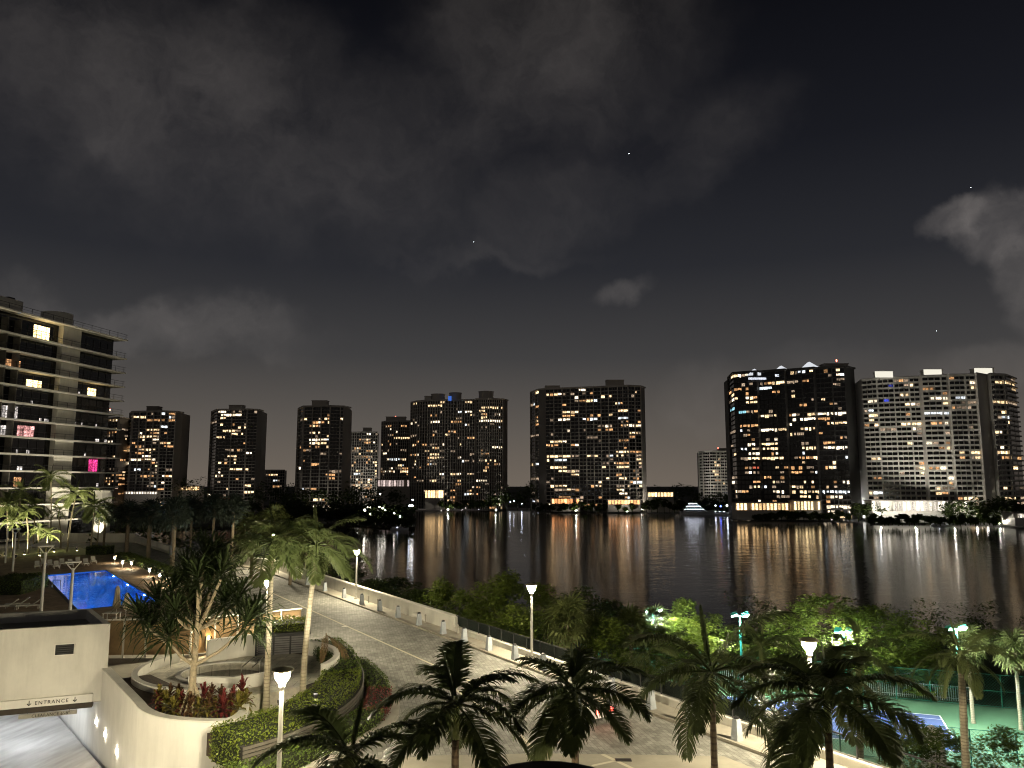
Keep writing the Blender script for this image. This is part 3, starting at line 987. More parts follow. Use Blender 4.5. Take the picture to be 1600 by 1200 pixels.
lit_block("boat_house", "small white lit boat house at the right edge of the far shore", 1583, 1606, 802, 809, 425, LOBW, 3, TW_PALE)

GLOBE_W = emit("dock_globe_white", (1.0, 0.93, 0.80), 16.0, False)
GLOBE_C = emit("dock_globe_cool", (0.80, 0.88, 1.0), 20.0, False)
GLOBE_A = emit("dock_globe_amber", (1.0, 0.70, 0.34), 14.0, False)
GLOBE_B = emit("dock_globe_blue", (0.12, 0.16, 1.0), 10.0, False)
gm = {}
for key, m_ in (("w", GLOBE_W), ("c", GLOBE_C), ("a", GLOBE_A), ("b", GLOBE_B)):
    gm[key] = MB().lathe([(0.12, -0.42), (0.38, -0.22), (0.45, 0), (0.38, 0.25), (0.1, 0.42)], 8).mesh("globe", m_)
dpost = MB().lathe([(0.12, 0), (0.08, 0.3), (0.06, 3.0)], 6).mesh("post", DARKM)
dock = [(690, 789, "w"), (722, 790, "w"), (733, 787, "c"), (748, 790, "c"), (751, 786, "w"), (787, 785, "c"), (797, 784, "c"), (803, 783, "c"), (815, 787, "c"), (838, 790, "w"), (864, 790, "w"), (880, 790, "c"), (896, 789, "w"), (912, 791, "w"), (921, 791, "c"), (931, 792, "c"),
        (978, 793, "c"), (985, 795, "c"), (1003, 796, "w"), (1008, 794, "a"), (1020, 795, "w"), (1039, 795, "a"), (1048, 794, "a"), (1057, 792, "a"), (1118, 790, "c"), (1126, 791, "b"), (1136, 790, "c"), (1181, 799, "w"), (1194, 800, "w"), (1213, 801, "w"), (1250, 803, "w"), (1275, 803, "w"),
        (1300, 804, "w"), (1318, 805, "a"), (1350, 806, "w"), (1384, 807, "w"), (1402, 807, "w"), (1451, 809, "w"), (1470, 810, "w"), (1490, 811, "w"), (1507, 811, "c"), (1526, 811, "w"), (1536, 809, "w"), (1543, 813, "w"), (1568, 815, "w"),
        (594, 772, "w"), (593, 792, "w"), (598, 794, "w"), (602, 797, "w"), (617, 792, "w"), (617, 797, "c"), (616, 802, "w"), (579, 803, "w"), (578, 793, "w"), (574, 793, "w"), (570, 797, "w"), (559, 810, "w"), (625, 807, "c"), (645, 781, "c"), (640, 790, "c"), (644, 790, "w")]
dock.sort()
dcount = {}
for u, v, c in dock:
    if u < 650:
        Y = 415 + rnd.random() * 30
    else:
        i = 0
        q = P(u, max(v + 8, 795), 0)
        Y = None
        for a, b in zip(shore[:-1], shore[1:]):
            # depth of the seawall along this bearing
            k = ray(u, 800)
            den = (b.x - a.x) * k.y - (b.y - a.y) * k.x
            if abs(den) < 1e-6:
                continue
            tt = (a.y * k.x - a.x * k.y) / den
            if -0.001 <= tt <= 1.001:
                Y = a.y + (b.y - a.y) * tt + 2.2
        Y = Y or 600
    p = AT(u, v, Y)
    lz = max(p.z, 2.6)
    side = "peninsula left of the open water" if u < 650 else "far seawall"
    word = {"w": "warm white", "c": "cold white", "a": "amber", "b": "blue"}[c]
    dcount[(c, u < 650)] = dcount.get((c, u < 650), -1) + 1
    k_ = dcount[(c, u < 650)]
    n_same = len([d for d in dock if d[2] == c and (d[0] < 650) == (u < 650)])
    place = "%s %s one from the left" % (ORD[k_], word) if k_ < len(ORD) else "%s %s one from the right" % (ORD[n_same - 1 - k_], word)
    t = thing("dock_lamp", "globe lamp on the %s, %s" % ("peninsula" if u < 650 else "far seawall", place), "lamp", (p.x, Y, lz), 0, "globe lamps on the " + side)
    put("globe", gm[c], t, scale=rnd.uniform(0.75, 1.35))
    put("post", dpost, t, (0, 0, -(lz - 1.3)), scale=(1, 1, (lz - 1.3 - 0.4) / 3.0))

# bright dock floodlight at the foot of the brightest tower
p = AT(1340, 796, 508)
t = thing("dock_floodlight", "dazzling white floodlight on the seawall between the two right towers", "floodlight", (p.x, p.y, 1.4))
MB().lathe([(0.2, 0), (0.15, 3.2)], 8).build("post", DARKM, t)
MB().lathe([(0.3, 3.2), (1.5, 4.1), (1.7, 5.4), (1.2, 6.6), (0.3, 7.2)], 12).build("lamp_cluster", emit("flood_white", (0.93, 0.96, 1.0), 26.0, False), t)

# fill lights added at the feet of the towers to brighten their facades
FACL = emit("facade_fill_lens", (1.0, 0.95, 0.85), 3300.0)
for i, (u, v, Y, sc_, lab) in enumerate(((1375, 800, 448, 1.0, "added fill light left of the white arcade below the pale wide tower"), (1430, 800, 444, 1.0, "added fill light before the middle of the white arcade"), (1490, 803, 438, 1.0, "added fill light right of the white arcade"), (1560, 806, 434, 0.8, "added fill light near the boat house"), (1102, 768, 850, 1.3, "added fill light below the pale low distant tower"), (1030, 778, 640, 0.7, "added fill light right of the massive slab tower"), (568, 765, 820, 1.0, "added fill light below the pale distant tower"), (1325, 800, 485, 0.45, "added fill light at the corner of the brightest tower"), (700, 790, 660, 0.5, "added fill light below the curved-bay tower"), (775, 790, 650, 0.5, "added fill light below the right bays of the curved-bay tower"), (900, 795, 625, 0.5, "added fill light below the middle of the massive slab tower"), (980, 796, 615, 0.55, "added fill light below the right end of the massive slab tower"), (240, 785, 610, 0.4, "added fill light below the brown tower with many amber rows"), (370, 785, 640, 0.4, "added fill light below the tower with the bright top floor"), (505, 785, 595, 0.4, "added fill light below the tall dark tower"))):
    p = AT(u, v, Y)
    t = thing("facade_fill_light", lab, "floodlight", (p.x, Y, 1.4), 0, "added facade fill lights")
    MB().box(-0.5, -0.4, 0, 0.5, 0.4, 0.5).build("housing", DARKM, t)
    o = MB().box(-0.4 * sc_, -0.3 * sc_, 0.503, 0.4 * sc_, 0.3 * sc_, 0.54).build("lens", FACL, t)

# yacht and moored boats
HULL = mat("hull_white", (0.62, 0.63, 0.66), 0.3, var=0.05)
BGL = mat("boat_glass", (0.02, 0.02, 0.025), 0.1)


def boat(label, u, v, Y, L, decks, rz=0.0, lights=0, group=None):
    p = AT(u, v, Y)
    t = thing("motor_yacht" if decks > 1 else "motor_boat", label, "boat", (p.x, Y, 0), rz, group)
    b = MB()
    hh = L * 0.10
    secs = []
    for i in range(9):
        x = -L / 2 + L * i / 8
        k = i / 8
        wid = L * 0.115 * (1 - max(0, (k - 0.45) / 0.55) ** 2.2)
        sheer = hh * (1 + 0.5 * k * k)
        secs.append([(x, -wid * 0.7, -0.3), (x + (0.05 * L * k * k), -max(wid, 0.03), sheer), (x + (0.05 * L * k * k), max(wid, 0.03), sheer), (x, wid * 0.7, -0.3)])
    vs = [q for s_ in secs for q in s_]
    fs = []
    for i in range(8):
        for j in range(3):
            fs.append((i * 4 + j, (i + 1) * 4 + j, (i + 1) * 4 + j + 1, i * 4 + j + 1))
    fs += [(0, 1, 2, 3), (35, 34, 33, 32)]
    b.add(vs, fs)
    b.build("hull", HULL, t)
    z = hh * 1.02
    for k in range(decks):
        l0, l1 = -L * (0.40 - 0.07 * k), L * (0.18 - 0.10 * k)
        w_ = L * (0.095 - 0.012 * k)
        h_ = L * 0.075
        MB().add([(l0, -w_, z), (l1 + h_ * 1.2, -w_ * 0.8, z), (l1 + h_ * 1.2, w_ * 0.8, z), (l0, w_, z), (l0, -w_ * 0.95, z + h_), (l1, -w_ * 0.7, z + h_), (l1, w_ * 0.7, z + h_), (l0, w_ * 0.95, z + h_)],
                 [(0, 3, 2, 1), (4, 5, 6, 7), (0, 1, 5, 4), (1, 2, 6, 5), (2, 3, 7, 6), (3, 0, 4, 7)]).build("cabin", HULL, t)
        MB().box(l0 + 0.6, -w_ * 1.0 - 0.02, z + h_ * 0.4, l1 - 0.2, -w_ * 0.97, z + h_ * 0.75).build("cabin_window", BGL, t)
        for q in range(lights):
            x_ = l0 + (l1 - l0) * (q + 0.5) / lights
            MB().box(x_ - 0.22, -w_ - 0.25, z + h_ * 0.86, x_ + 0.22, -w_ - 0.1, z + h_ * 0.99).build("deck_light", emit("deck_light", (0.85, 0.88, 1.0), 9.0, True), t)
        MB().box(l0 - 0.6, -w_ * 1.02, z + h_ + 0.003, l1 - 0.2, w_ * 1.02, z + h_ + 0.18).build("deck_roof", HULL, t)
        z += h_ + 0.19
    MB().lathe([(0.1, z), (0.04, z + L * 0.12)], 6, (-L * 0.15, 0, 0)).build("mast", HULL, t)
    return t


boat("large white motor yacht with lit decks moored below the pale distant tower", 1090, 800, 590, 26, 3, math.radians(-4), 8)
boat("white motor boat moored right of the large yacht", 1128, 803, 586, 16, 1, math.radians(-6), 3)
boat("white motor boat moored below the pale wide tower among dark shrubs", 1470, 818, 440, 11, 1, math.radians(-8), 1)
boat("small white boat moored at the tip of the peninsula", 624, 826, 402, 9, 1, math.radians(5), 1)


def leaf_cloud(b, rg, c, rx, ry, rz_, n, size, flat=0.35, shell=0.55):
    for _ in range(n):
        while True:
            x, y, z = rg.uniform(-1, 1), rg.uniform(-1, 1), rg.uniform(-1, 1)
            r = x * x + y * y + z * z
            if shell * shell < r < 1:
                break
        p = Vector((c[0] + x * rx, c[1] + y * ry, c[2] + z * rz_))
        a = Vector((rg.gauss(0, 1), rg.gauss(0, 1), rg.gauss(0, flat))).normalized()
        n_ = Vector((rg.gauss(0, 0.6), rg.gauss(0, 0.6), 1)).normalized()
        s_ = a.cross(n_).normalized()
        l_ = size * rg.uniform(0.6, 1.3)
        w_ = l_ * rg.uniform(0.35, 0.55)
        o = len(b.v)
        b.v += [tuple(p - a * l_ * 0.5), tuple(p + s_ * w_ * 0.5), tuple(p + a * l_ * 0.5), tuple(p - s_ * w_ * 0.5)]
        b.f.append((o, o + 1, o + 2, o + 3))


def far_wood(name, spans, seed, leaf=1.5, matl=LEAFD, dens=1.0):
    """spans: (u0, u1, v_top, Y)"""
    rg = random.Random(seed)
    b = MB()
    for u0, u1, vt, Y in spans:
        u = u0
        while u < u1:
            Yj = Y + rg.uniform(-8, 8)
            q = AT(u, vt + rg.uniform(-3, 7), Yj)
            h = max(3.0, q.z - 1.2)
            r = h * rg.uniform(0.30, 0.5)
            b.tube([(q.x, Yj, 1.0), (q.x, Yj, 1.2 + h * 0.6)], [0.3, 0.15], 5)
            for k in range(5):
                leaf_cloud(b, rg, (q.x + rg.uniform(-r, r) * 0.6, Yj + rg.uniform(-r, r) * 0.6, 1.2 + h * rg.uniform(0.35, 0.85)), r * 0.6, r * 0.6, h * 0.2, int(60 * dens), leaf * 1.5, shell=0.2)
            u += (r * 1.25) / Y * F
    return struct(b.build(name, matl), "stuff")


tag(far_wood("far_shore_trees", [(285, 332, 748, 640), (405, 470, 750, 640), (440, 560, 758, 600), (543, 600, 752, 640), (590, 642, 762, 640), (690, 780, 780, 672), (772, 835, 752, 655), (790, 830, 762, 640), (835, 1010, 786, 632), (1008, 1060, 754, 700), (1010, 1150, 778, 612), (1060, 1090, 748, 720), (1090, 1150, 768, 620), (1340, 1372, 780, 465), (1480, 1512, 782, 450), (1508, 1580, 772, 445), (1560, 1700, 776, 440), (1360, 1560, 803, 430), (1180, 1330, 800, 478)], 31), "dark mass of trees along the far shore", "trees")
tag(far_wood("peninsula_trees", [(430, 640, 790, 430), (440, 600, 778, 470), (540, 642, 784, 425), (300, 460, 780, 440), (540, 648, 806, 412)], 32), "dark mass of trees on the peninsula at the left of the water", "trees")
# ------------------------------------------------------------------ near shore: court level
CT = 1.56
BL, SL = Vector((-0.345, -0.939)), Vector((-0.939, 0.345))
CA = Vector((41.7, 78.4))
GREEN = mat("court_green", (0.085, 0.19, 0.105), 0.8, var=0.08, scale=0.4)
BLUE = mat("court_blue", (0.075, 0.115, 0.27), 0.8, var=0.08, scale=0.4)
LINE = mat("court_line", (0.8, 0.8, 0.78), 0.8, var=0.03)


def C(a, b):
    """court coordinates: a along the side line (leftwards), b along the base line (towards the drive)"""
    q = CA + SL * a + BL * b
    return (q.x, q.y)


struct(MB().prism([C(-9.5, -5), C(-9.5, 26), C(48, 26), C(48, -5)][::-1], 1.2, CT).build("court_surface", GREEN))
for k in (0.0, 31.0):
    struct(MB().sheet([C(k, 0), C(k, 10.97), C(k + 23.77, 10.97), C(k + 23.77, 0)][::-1], CT + 0.006).build("tennis_court", BLUE))
    for (a0, b0, a1, b1) in ((0, 0, 23.77, 0.12), (0, 10.85, 23.77, 10.97), (0, 1.37, 23.77, 1.45), (0, 9.52, 23.77, 9.6), (0, 0.12, 0.14, 10.85), (23.63, 0.12, 23.77, 10.85), (5.49, 1.45, 5.55, 9.52), (18.2, 1.45, 18.28, 9.52), (5.55, 5.44, 18.2, 5.52)):
        struct(MB().sheet([C(k + a0, b0), C(k + a0, b1), C(k + a1, b1), C(k + a1, b0)][::-1], CT + 0.012).build("court_line", LINE))
NETM = mat("net_black", (0.03, 0.03, 0.03), 0.9)
for k, lab in ((0.0, "tennis net across the blue court nearer the right edge"), (31.0, "tennis net across the blue court farther left behind palms")):
    t = thing("tennis_net", lab, "net")
    q0, q1 = C(k + 11.885, -0.9), C(k + 11.885, 11.87)
    for q in (q0, q1):
        MB().lathe([(0.05, 0), (0.05, 1.1)], 8, (q[0], q[1], CT)).build("post", DARKM, t)
    b = MB()
    for i in range(64):
        a = Vector(q0).lerp(Vector(q1), i / 63)
        b.bar((a.x, a.y, CT + 0.05), (a.x, a.y, CT + 0.95), 0.012)
    for i in range(7):
        b.bar((q0[0], q0[1], CT + 0.1 + i * 0.13), (q1[0], q1[1], CT + 0.1 + i * 0.13), 0.012)
    b.build("mesh_net", NETM, t)
    MB().bar((q0[0], q0[1], CT + 1.0), (q1[0], q1[1], CT + 1.0), 0.03, 0.07).build("top_band", LINE, t)

FENG = mat("fence_green", (0.02, 0.16, 0.11), 0.5, var=0.1)
FSCR = mat("windscreen", (0.02, 0.10, 0.075), 0.9, var=0.2, scale=1)
PICK = mat("picket_grey", (0.35, 0.37, 0.36), 0.5)


def court_fence(label, a, b, h, n, screen=True):
    t = thing("court_fence", label, "fence")
    a, b = Vector(a), Vector(b)
    pme = MB().lathe([(0.06, 0), (0.06, h)], 6).mesh("post", FENG)
    for i in range(n + 1):
        q = a.lerp(b, i / n)
        put("post", pme, t, (q.x, q.y, CT))
    for z in (0.1, h * 0.5, h):
        MB().bar((a.x, a.y, CT + z), (b.x, b.y, CT + z), 0.05).build("rail", FENG, t)
    mb = MB()
    L = (b - a).length
    # chain-link wires as crossing thin bars
    st = 0.28
    d = (b - a) / L
    k = -h
    while k < L:
        for sgn in (1, -1):
            x0, x1 = (k, k + h) if sgn == 1 else (k + h, k)
            z0, z1 = 0.0, h
            # clip to the panel
            if min(x0, x1) < 0 or max(x0, x1) > L:
                lo = max(0.0, min(x0, x1))
                hi = min(L, max(x0, x1))
                if hi - lo < 0.1:
                    continue
                if sgn == 1:
                    z0, z1 = lo - k, hi - k
                    x0, x1 = lo, hi
                else:
                    z0, z1 = (k + h) - hi, (k + h) - lo
                    x0, x1 = hi, lo
            p0, p1 = a + d * x0, a + d * x1
            mb.bar((p0.x, p0.y, CT + z0), (p1.x, p1.y, CT + z1), 0.012)
        k += st
    struct(mb.build("wire_mesh", FENG, t), "stuff")
    return t


court_fence("tall green chain-link fence along the far side of the tennis court", C(-9.5, -5), C(48, -5), 3.2, 18)
court_fence("tall green chain-link fence at the right end of the tennis court", C(-9.5, -5), C(-9.5, 26), 3.2, 10)
court_fence("green chain-link fence on the drive side of the blue court", C(-9.5, 15.0), C(48, 15.0), 3.0, 18)
t = thing("picket_fence", "grey metal picket fence outside the far side of the tennis court", "fence")
a, b = Vector(C(-4, -6.3)), Vector(C(40, -6.3))
for z in (0.25, 1.45):
    MB().bar((a.x, a.y, CT + z), (b.x, b.y, CT + z), 0.05).build("rail", PICK, t)
pk = MB().box(-0.025, -0.025, 0, 0.025, 0.025, 1.5).mesh("picket", PICK)
for i in range(210):
    q = a.lerp(b, (i + 0.5) / 210)
    put("picket", pk, t, (q.x, q.y, CT))

TEAL = mat("flood_pole_teal", (0.03, 0.30, 0.24), 0.5)
FLOOD = emit("court_flood_lens", (0.93, 1.0, 0.90), 1900.0)


def flood(label, u, v, Y, aim):
    p = AT(u, v, Y)
    t = thing("court_floodlight", label, "floodlight", (p.x, p.y, CT - 0.05), 0, "tennis court floodlights")
    h = p.z - CT
    MB().lathe([(0.16, 0), (0.13, h * 0.5), (0.10, h)], 8).build("pole", TEAL, t)
    MB().box(-0.85, -0.06, h, 0.85, 0.06, h + 0.12).build("cross_arm", TEAL, t)
    ad = math.atan2(aim[1] - p.y, aim[0] - p.x)
    for sx in (-0.6, 0.6):
        hd = MB().box(-0.34, -0.3, -0.12, 0.34, 0.3, 0.13).build("lamp_housing", TEAL, t, (sx, 0, h + 0.3))
        hd.rotation_euler = (0, math.radians(24), ad)
        MB().box(-0.3, -0.26, -0.155, 0.3, 0.26, -0.125).build("lens", FLOOD, hd)
    return t


cc = C(12, 5.5)
c2 = C(42, 5.5)
flood("teal floodlight pole left of the tall royal palms, above bright trees", 1021, 956, 86, c2)
flood("teal floodlight pole behind the palm beside the glass railing", 1156, 963, 82, c2)
flood("teal floodlight pole glaring among the fan palms at the right edge", 1494, 984, 71, cc)
flood("teal floodlight pole half hidden in the broad lit tree", 1318, 988, 86.5, cc)
# white gate pier with a pyramid cap, at court level by the hedge
q = AT(1457, 1150, 55)
t = thing("gate_pier", "white tapered gate pier with a pyramid cap beside the tennis court", "pier", (q.x, q.y, 1.5))
hz_ = q.z - 1.5
MB().add([(-0.75, -0.75, 0), (0.75, -0.75, 0), (0.75, 0.75, 0), (-0.75, 0.75, 0), (-0.5, -0.5, hz_), (0.5, -0.5, hz_), (0.5, 0.5, hz_), (-0.5, 0.5, hz_)],
         [(0, 3, 2, 1), (4, 5, 6, 7), (0, 1, 5, 4), (1, 2, 6, 5), (2, 3, 7, 6), (3, 0, 4, 7)]).build("shaft", STUCCO_W, t)
MB().box(-0.68, -0.68, hz_ + 0.003, 0.68, 0.68, hz_ + 0.2).build("cornice", STUCCO_W, t)
MB().add([(-0.68, -0.68, hz_ + 0.203), (0.68, -0.68, hz_ + 0.203), (0.68, 0.68, hz_ + 0.203), (-0.68, 0.68, hz_ + 0.203), (0, 0, hz_ + 0.75)], [(0, 1, 4), (1, 2, 4), (2, 3, 4), (3, 0, 4), (3, 2, 1, 0)]).build("cap", STUCCO_W, t)

# ------------------------------------------------------------------ vegetation kit


def frond_mesh(name, m, L, e0, droop, n=34, ll=0.62, lw=0.045, seed=0, vee=0.25, hang=0.35, stem=0.16):
    rg = random.Random(seed)
    b = MB()
    pts, tans = [], []
    p = Vector((0, 0, 0))
    N = 24
    for i in range(N + 1):
        k = i / N
        e = e0 - droop * k ** 1.25
        tv = Vector((math.cos(e), 0, math.sin(e)))
        pts.append(p.copy())
        tans.append(tv)
        p = p + tv * (L / N)
    b.tube(pts[::3], [0.035 * (1 - 0.85 * i / (len(pts[::3]) - 1)) + 0.004 for i in range(len(pts[::3]))], 4)
    for i in range(n):
        k = stem + (1 - stem) * (i + 0.5) / n
        j = min(N - 1, int(k * N))
        fr_ = k * N - j
        q = pts[j].lerp(pts[j + 1], fr_)
        tv = tans[j]
        upv = Vector((-tv.z, 0, tv.x))
        prof = math.sin(math.pi * min(1, (k - stem) / (1 - stem) * 0.86 + 0.12)) ** 0.6
        for sgn in (1, -1):
            l_ = ll * prof * rg.uniform(0.85, 1.12)
            sweep = 0.35 + 0.55 * k + rg.uniform(-0.08, 0.08)
            side = Vector((0, sgn, 0))
            d1 = (side * math.cos(sweep) + tv * math.sin(sweep) + upv * (vee + rg.uniform(-0.12, 0.12))).normalized()
            d2 = (d1 + Vector((0, 0, -1)) * (hang * rg.uniform(0.7, 1.5))).normalized()
            d3 = (d2 + Vector((0, 0, -1)) * (hang * 1.1)).normalized()
            wv = d1.cross(upv + side * 0.3).normalized() * (lw / 2)
            a1 = q + d1 * l_ * 0.4
            a2 = a1 + d2 * l_ * 0.35
            a3 = a2 + d3 * l_ * 0.25
            o = len(b.v)
            b.v += [tuple(q - wv * 0.6), tuple(q + wv * 0.6), tuple(a1 - wv), tuple(a1 + wv), tuple(a2 - wv * 0.75), tuple(a2 + wv * 0.75), tuple(a3)]
            b.f += [(o, o + 1, o + 3, o + 2), (o + 2, o + 3, o + 5, o + 4), (o + 4, o + 5, o + 6)]
    return b.mesh(name, m)


_fr = {}


def fronds(kind):
    """meshes from young upright to old hanging, for a kind of feather palm"""
    if kind not in _fr:
        m, L, ll, lw, n, hang = {"big": (FR, 3.0, 0.85, 0.06, 46, 0.4), "dark": (FRD, 2.5, 0.74, 0.055, 54, 0.45), "small": (FR, 2.1, 0.55, 0.06, 26, 0.4), "royal": (FR, 3.0, 0.7, 0.055, 38, 0.6), "coco": (FRD, 3.2, 0.85, 0.055, 56, 0.5)}[kind]
        _fr[kind] = [frond_mesh("frond", m, L * q, math.radians(e), math.radians(d), n, ll * (0.16 if i == 0 else 1.0), lw, i, hang=hang) for i, (q, e, d) in enumerate(((0.62, 84, 10), (0.95, 56, 62), (1.02, 44, 78), (1.0, 25, 82), (1.0, 6, 75), (0.95, -16, 60)))]
    return _fr[kind]


def trunk(t, h, r0, r1, lean, m, rings=True, name="trunk"):
    n = max(6, int(h / 0.28)) if rings else 7
    pts, rad = [], []
    for i in range(n + 1):
        k = i / n
        pts.append((lean[0] * k * k, lean[1] * k * k, h * k))
        r = r0 + (r1 - r0) * k + 0.35 * r0 * max(0, 0.06 - k) / 0.06
        rad.append(r * (1.06 if rings and i % 2 else 1.0))
    MB().tube(pts, rad, 9).build(name, m, t, smooth=not rings)
    return Vector((lean[0], lean[1], h))


def feather_palm(label, base, h, kind="big", n=15, r=0.14, lean=(0, 0), seed=1, scale=1.0, shaft=True, tm=None, group=None, low=5):
    rg = random.Random(seed)
    t = thing("palm_tree", label, "palm tree", base, 0, group)
    top = trunk(t, h, r, r * 0.72, lean, tm or TRUNK)
    if shaft:
        MB().lathe([(r * 0.78, -0.05), (r * 0.95, 0.25), (r * 0.75, 0.75), (r * 0.4, 1.05)], 9).build("crownshaft", SHAFT, t, top)
        top = top + Vector((0, 0, 0.85))
    ms = fronds(kind)
    az = rg.uniform(0, 6.28)
    for i in range(n):
        k = i / (n - 1)
        idx = 0 if i == 0 else min(low, 1 + int(k ** 0.8 * (low - 0.01)))
        az += 2.39996 + rg.uniform(-0.25, 0.25)
        put("frond", ms[idx], t, top, (rg.uniform(-0.3, 0.3), rg.uniform(-0.12, 0.12), az), scale * rg.uniform(0.88, 1.1))
    return t


def fan_mesh(name, m, pet, R_, seg=22, spread=250, droop=0.35, seed=0):
    rg = random.Random(seed)
    b = MB()
    b.tube([(0, 0, 0), (pet * 0.6, 0, 0.05), (pet, 0, 0)], [0.03, 0.025, 0.02], 4)
    c = Vector((pet, 0, 0))
    for i in range(seg):
        a = math.radians(-spread / 2 + spread * (i + 0.5) / seg)
        d = Vector((math.cos(a), math.sin(a), 0.12 * (1 if i % 2 else -1)))
        l_ = R_ * rg.uniform(0.85, 1.08) * (1 - 0.15 * abs(a) / 2.2)
        s_ = Vector((-d.y, d.x, 0)).normalized() * (math.radians(spread) / seg * l_ * 0.30)
        m1 = c + d * l_ * 0.6
        tip = c + d * l_ + Vector((0, 0, -droop * l_ * rg.uniform(0.5, 1.4)))
        o = len(b.v)
        b.v += [tuple(c), tuple(m1 - s_), tuple(m1 + s_), tuple(tip)]
        b.f += [(o, o + 1, o + 2), (o + 1, o + 3, o + 2)]
    return b.mesh(name, m)


_fan = {}


def fan_palm(label, base, h, m, n=26, r=0.16, R_=0.95, pet=0.9, seed=1, scale=1.0, tm=None, group=None, lean=(0, 0), skirt=False):
    rg = random.Random(seed)
    key = (m.name, R_, pet)
    if key not in _fan:
        _fan[key] = [fan_mesh("fan_leaf", m, pet, R_, seed=i) for i in range(3)]
    t = thing("fan_palm", label, "palm tree", base, 0, group)
    top = trunk(t, h, r, r * 0.9, lean, tm or BARK)
    az = rg.uniform(0, 6)
    for i in range(n):
        k = i / (n - 1)
        e = math.radians(80 - 125 * k)
        az += 2.39996 + rg.uniform(-0.2, 0.2)
        put("fan_leaf", _fan[key][i % 3], t, top + Vector((0, 0, 0.15 * (1 - k))), (rg.uniform(-0.4, 0.4), -e, az), scale * rg.uniform(0.85, 1.12))
    if skirt:
        for i in range(9):
            az += 2.4
            put("dead_leaf", fan_mesh("dead_leaf", STRAW, 0.5, 0.8, 14, 160, 0.5, i) if i == 0 else bpy.data.meshes["dead_leaf"], t, top - Vector((0, 0, 0.2)), (0, math.radians(62 + rg.uniform(-8, 12)), az), scale)
    return t


_crown = {}


def crown_mesh(kind, m, seed, leaf=0.22, nclump=46, per=85, tall=1.0):
    key = (kind, m.name, seed)
    if key not in _crown:
        rg = random.Random(seed)
        b = MB()
        for i in range(nclump):
            a = rg.uniform(0, 6.283)
            zc = rg.uniform(-0.75, 1.0)
            rr = math.sqrt(max(0.0, 1 - max(0, zc) ** 2)) * rg.uniform(0.35, 1.0) * (1 if kind == "round" else (1 - 0.55 * max(0, zc)))
            cs = rg.uniform(0.20, 0.36)
            leaf_cloud(b, rg, (rr * math.cos(a), rr * math.sin(a), zc * tall), cs, cs, cs * 0.75, per, leaf * 0.5, shell=0.3)
        _crown[key] = b.mesh("crown", m)
    return _crown[key]


def broad_tree(label, base, h, rx, rz, m, seed, kind="round", leaf=0.22, group=None, cat="tree", name="mangrove_tree"):
    """rx, rz: crown radii in metres; h: height of the crown's centre"""
    rg = random.Random(seed)
    t = thing(name, label, cat, base, 0, group)
    b = MB()
    b.tube([(0, 0, 0), (0.1, 0.05, h * 0.5), (0.0, 0.1, h * 0.85)], [0.22, 0.15, 0.08], 7)
    for i in range(6):
        a = i * 1.05 + rg.uniform(-0.3, 0.3)
        z0 = h * rg.uniform(0.45, 0.75)
        b.tube([(0.05, 0.05, z0), (math.cos(a) * rx * 0.4, math.sin(a) * rx * 0.4, z0 + rz * 0.3), (math.cos(a) * rx * 0.75, math.sin(a) * rx * 0.75, z0 + rz * 0.7)], [0.09, 0.06, 0.02], 5)
    b.build("trunk", BARK, t)
    me = crown_mesh(kind, m, seed % 4 + (10 if kind != "round" else 0), leaf)
    put("crown", me, t, (0, 0, h), (0, 0, rg.uniform(0, 6)), (rx, rx, rz))
    return t


